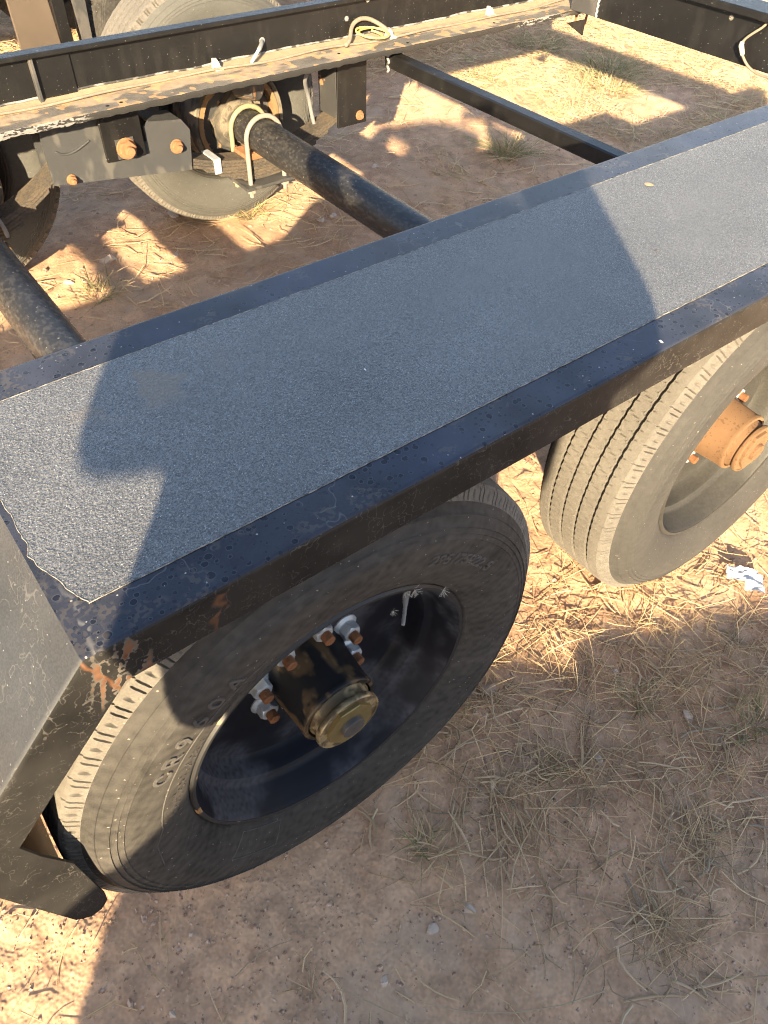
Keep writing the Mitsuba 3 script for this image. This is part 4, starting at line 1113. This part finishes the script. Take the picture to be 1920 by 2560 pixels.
# matted broken bits, broad flat blades and grey dead stems in the patches
for x, y, s_, nl, nst, L in PATCH:
    s_ = s_ * .8
    for _ in range(int(nl * .7)):
        c_ = straw_col() * rng.uniform(.55, 1.0)
        G.lying(x + rng.normal(0, s_ * .8), y + rng.normal(0, s_ * .8), rng.uniform(.008, .032), rng.uniform(0, 6.28), rng.uniform(.0005, .0010), c_, .006, 0.2)
    for _ in range(int(nl * .10)):
        G.lying(x + rng.normal(0, s_), y + rng.normal(0, s_), rng.uniform(.05, .14), rng.uniform(0, 6.28), rng.uniform(.0014, .0024), straw_col() * np.array([.95, .97, 1.05]), .010, rng.normal(0, .9))
    for _ in range(int(nl * .12)):
        G.lying(x + rng.normal(0, s_), y + rng.normal(0, s_), rng.uniform(.03, .10), rng.uniform(0, 6.28), rng.uniform(.0006, .0012), np.array([.30, .225, .15]) * rng.uniform(.7, 1.2), .010, rng.normal(0, .9))
# lit straw behind the front tyre and under the second wheel
for _ in range(2000):
    x, y = rng.uniform(.45, 3.2), rng.uniform(-.15, 1.1)
    if patchy(x, y, 3, 0, 3, 2) < .40 and rng.random() < .8:
        continue
    G.lying(x, y, rng.uniform(.04, .16), rng.uniform(0, 6.28), rng.uniform(.0006, .0014), straw_col(), .018, rng.normal(0, .6))
for _ in range(700):
    x, y = rng.uniform(.5, 3.0), rng.uniform(-.1, 1.0)
    G.standing(x, y, rng.uniform(.03, .09), rng.uniform(0, 6.28), rng.uniform(.5, 1.5), .001, straw_col())
# ground between the axles: thin
for _ in range(2600):
    x, y = rng.uniform(-.4, 2.4), rng.uniform(.9, 4.2)
    if patchy(x, y, 2.3, 5, 3, 4) < .52 and rng.random() < .85:
        continue
    G.lying(x, y, rng.uniform(.05, .22), rng.uniform(0, 6.28), rng.uniform(.0009, .0018), straw_col(), .018, rng.normal(0, .6))
# thick straw and grass to the right, beyond the crossmember
for _ in range(26000):
    x, y = rng.uniform(2.3, 6.6), rng.uniform(.9, 6.4)
    d = patchy(x, y, 1.6, 8, 3, 6) + .25 * np.clip((x - 3.3) / 1.0, -1, .6) - .16 * np.clip((y - 2.8) / 1.2, 0, 1) * (x < 4.2)
    if d < .46 and rng.random() < .88:
        continue
    if rng.random() < .6:
        G.lying(x, y, rng.uniform(.05, .2), rng.uniform(0, 6.28), rng.uniform(.0012, .0024), straw_col(), .03, rng.normal(0, .7))
    else:
        G.standing(x, y, rng.uniform(.04, .13), rng.uniform(0, 6.28), rng.uniform(.4, 1.3), rng.uniform(.0010, .0018), straw_col() if rng.random() < .8 else green_col() * 1.5)
for _ in range(3500):
    x, y = rng.uniform(.3, 2.4), rng.uniform(4.6, 7.4)
    G.lying(x, y, rng.uniform(.06, .2), rng.uniform(0, 6.28), rng.uniform(.0015, .003), straw_col(), .03, rng.normal(0, .6))
# front left lit dirt: a few stems
for _ in range(130):
    x, y = rng.uniform(-1.0, -.4), rng.uniform(-.2, 1.2)
    G.lying(x, y, rng.uniform(.02, .14), rng.uniform(0, 6.28), rng.uniform(.0005, .0011), straw_col(), .015, rng.normal(0, .5))
for _ in range(900):
    x, y = rng.uniform(-1.6, -.35), rng.uniform(1.0, 3.2)
    G.lying(x, y, rng.uniform(.06, .2), rng.uniform(0, 6.28), rng.uniform(.0010, .0018), straw_col(), .02, rng.normal(0, .6))
V, F, Cc = G.mesh()
add('dry_grass', (V, F), 'straw', smooth=True, color=Cc, kind='stuff', label='dry straw and grass stems lying over the dirt', category='grass')

def tuft(x, y, r, n, H, green, label):
    g = Blades()
    for _ in range(n):
        a = rng.uniform(0, 6.28)
        d = r * rng.random() ** .7
        g.standing(x + d * math.cos(a), y + d * math.sin(a), H * rng.uniform(.3, 1.1), a + rng.normal(0, .9), rng.uniform(.15, 1.5), rng.uniform(.0006, .0013) * (1 if y < .5 else 1.7), green_col() if rng.random() < green else straw_col())
    V, F, Cc = g.mesh()
    add('grass_tuft', (V, F), 'straw', smooth=True, color=Cc, label=label, category='grass tuft')
TUFTS = [(.115, -.185, .035, 55, .06, .45, 'green tuft of thin grass beside the tyre track, below the front tyre'),
         (.985, -.46, .06, 130, .06, .7, 'green feathery tuft at the right edge near the bottom'),
         (.80, -.22, .05, 90, .05, .6, 'greenish tuft in the straw right of the middle'),
         (.53, .115, .04, 50, .08, .3, 'upright straw tuft standing at the edge of the shadow'),
         (.47, -.215, .04, 90, .03, .35, 'grey-green woolly sprig in the straw mat'),
         (1.62, 1.42, .10, 150, .10, .5, 'green and straw tuft just beyond the fender'),
         (2.95, 2.55, .12, 200, .14, .6, 'tall green tuft on shaded ground right of the crossmember'),
         (4.55, 3.2, .2, 320, .16, .65, 'green tuft in the shadow stripe'),
         (4.30, 2.95, .2, 260, .13, .45, 'sunlit green tuft at the edge of the shadow stripe'),
         (4.55, 3.85, .18, 200, .12, .6, 'green tuft at the far end of the shadow stripe'),
         (3.75, 3.55, .15, 160, .10, .45, 'thin greenish tuft in the far sunlit patch'),
         (1.34, 2.75, .09, 110, .10, .6, 'green weed beside the far tyre under the spring plate'),
         (2.10, 3.9, .2, 240, .22, .5, 'tall grass clump beside the far hanger'),
         (.44, 2.45, .08, 90, .09, .6, 'green tuft at the shadow edge between the axles')]
for t_ in TUFTS:
    tuft(*t_)

# ------------------------------------------------------------------ litter
g = np.linspace(0, 1, 26)
U, Wd = np.meshgrid(g, g, indexing='ij')
keep = ~((U < .45) & (Wd < .33)) & ~((U > .9) & (Wd > .8))
px_ = (U - .5) * .105; py_ = (Wd - .5) * .085
pz_ = .007 * np.abs(np.sin(U * 5 + Wd * 3)) + .022 * (meshkit.fbm(np.stack([U * 5, Wd * 5, U * 0], -1), 3, 3) - .2) + .012
ids = np.arange(U.size).reshape(U.shape)
kf = keep[:-1, :-1] & keep[1:, :-1] & keep[1:, 1:] & keep[:-1, 1:]
pf = np.c_[ids[:-1, :-1][kf], ids[1:, :-1][kf], ids[1:, 1:][kf], ids[:-1, 1:][kf]]
ca, sa = math.cos(-.9), math.sin(-.9)
pv = np.c_[(px_ * ca - py_ * sa).ravel() + 1.362, (px_ * sa + py_ * ca).ravel() - .160, pz_.ravel() + float(ground_at(np.array([1.362]), np.array([-.16]))[0])]
add('paper_scrap', (pv, pf), 'paper', smooth=40, label='crumpled torn white paper scrap lying on dirt near the second tyre', category='litter')
# seed fluff caught on the front rim
fl = Blades()
def fluff(c, n, L):
    for _ in range(n):
        d = rng.normal(size=3); d[1] = -abs(d[1]); d /= np.linalg.norm(d)
        s_ = np.linspace(0, 1, 4)[:, None]
        fl.ribbon(np.array(c) + d * L * rng.uniform(.5, 1) * s_, np.full(4, .00022), (.62, .58, .5))
fluff((.205, -.030, .735), 18, .016)
fluff((.160, -.006, .745), 26, .016)
fluff((.150, .004, .735), 20, .014)
fluff((.120, .0, .71), 12, .012)
V, F, Cc = fl.mesh()
add('seed_fluff', (V, F), 'straw', smooth=True, color=Cc, label='white seed fluff caught on the edge of the front wheel rim', category='seed fluff')
pmat('mud_dry', (0.34, 0.25, 0.165), rough=0.95, spec=0.1)
# crumbs on the mat
def fleck(x, y, r, mat, label, sy=.6, key='dirt_fleck', z=ZF + .0025):
    m = rock(r, int(abs(x * 991) + 7), .35 if r < .01 else .10)
    m.vertices[:, 1] *= sy
    m.apply_transform(trimesh.transformations.rotation_matrix(x * 7, [0, 0, 1]))
    m.apply_translation([x, y, z])
    add(key, m, mat, smooth=30, label=label, category='debris')
fleck(1.16, .470 - .06, .014, 'mud_dry', 'flat tan mud fleck on the sunlit end of the grit mat', .9)
fleck(.222, .225, .0035, 'paper', 'tiny white crumb in the middle of the shaded grit mat')
fleck(.685, -.003, .0075, 'paper', 'white bird dropping streak on the outer edge of the fender', .35, z=ZF + .001)
fleck(.93, .205, .006, 'leather', 'dark seed husk on the sunlit grit mat', .4)
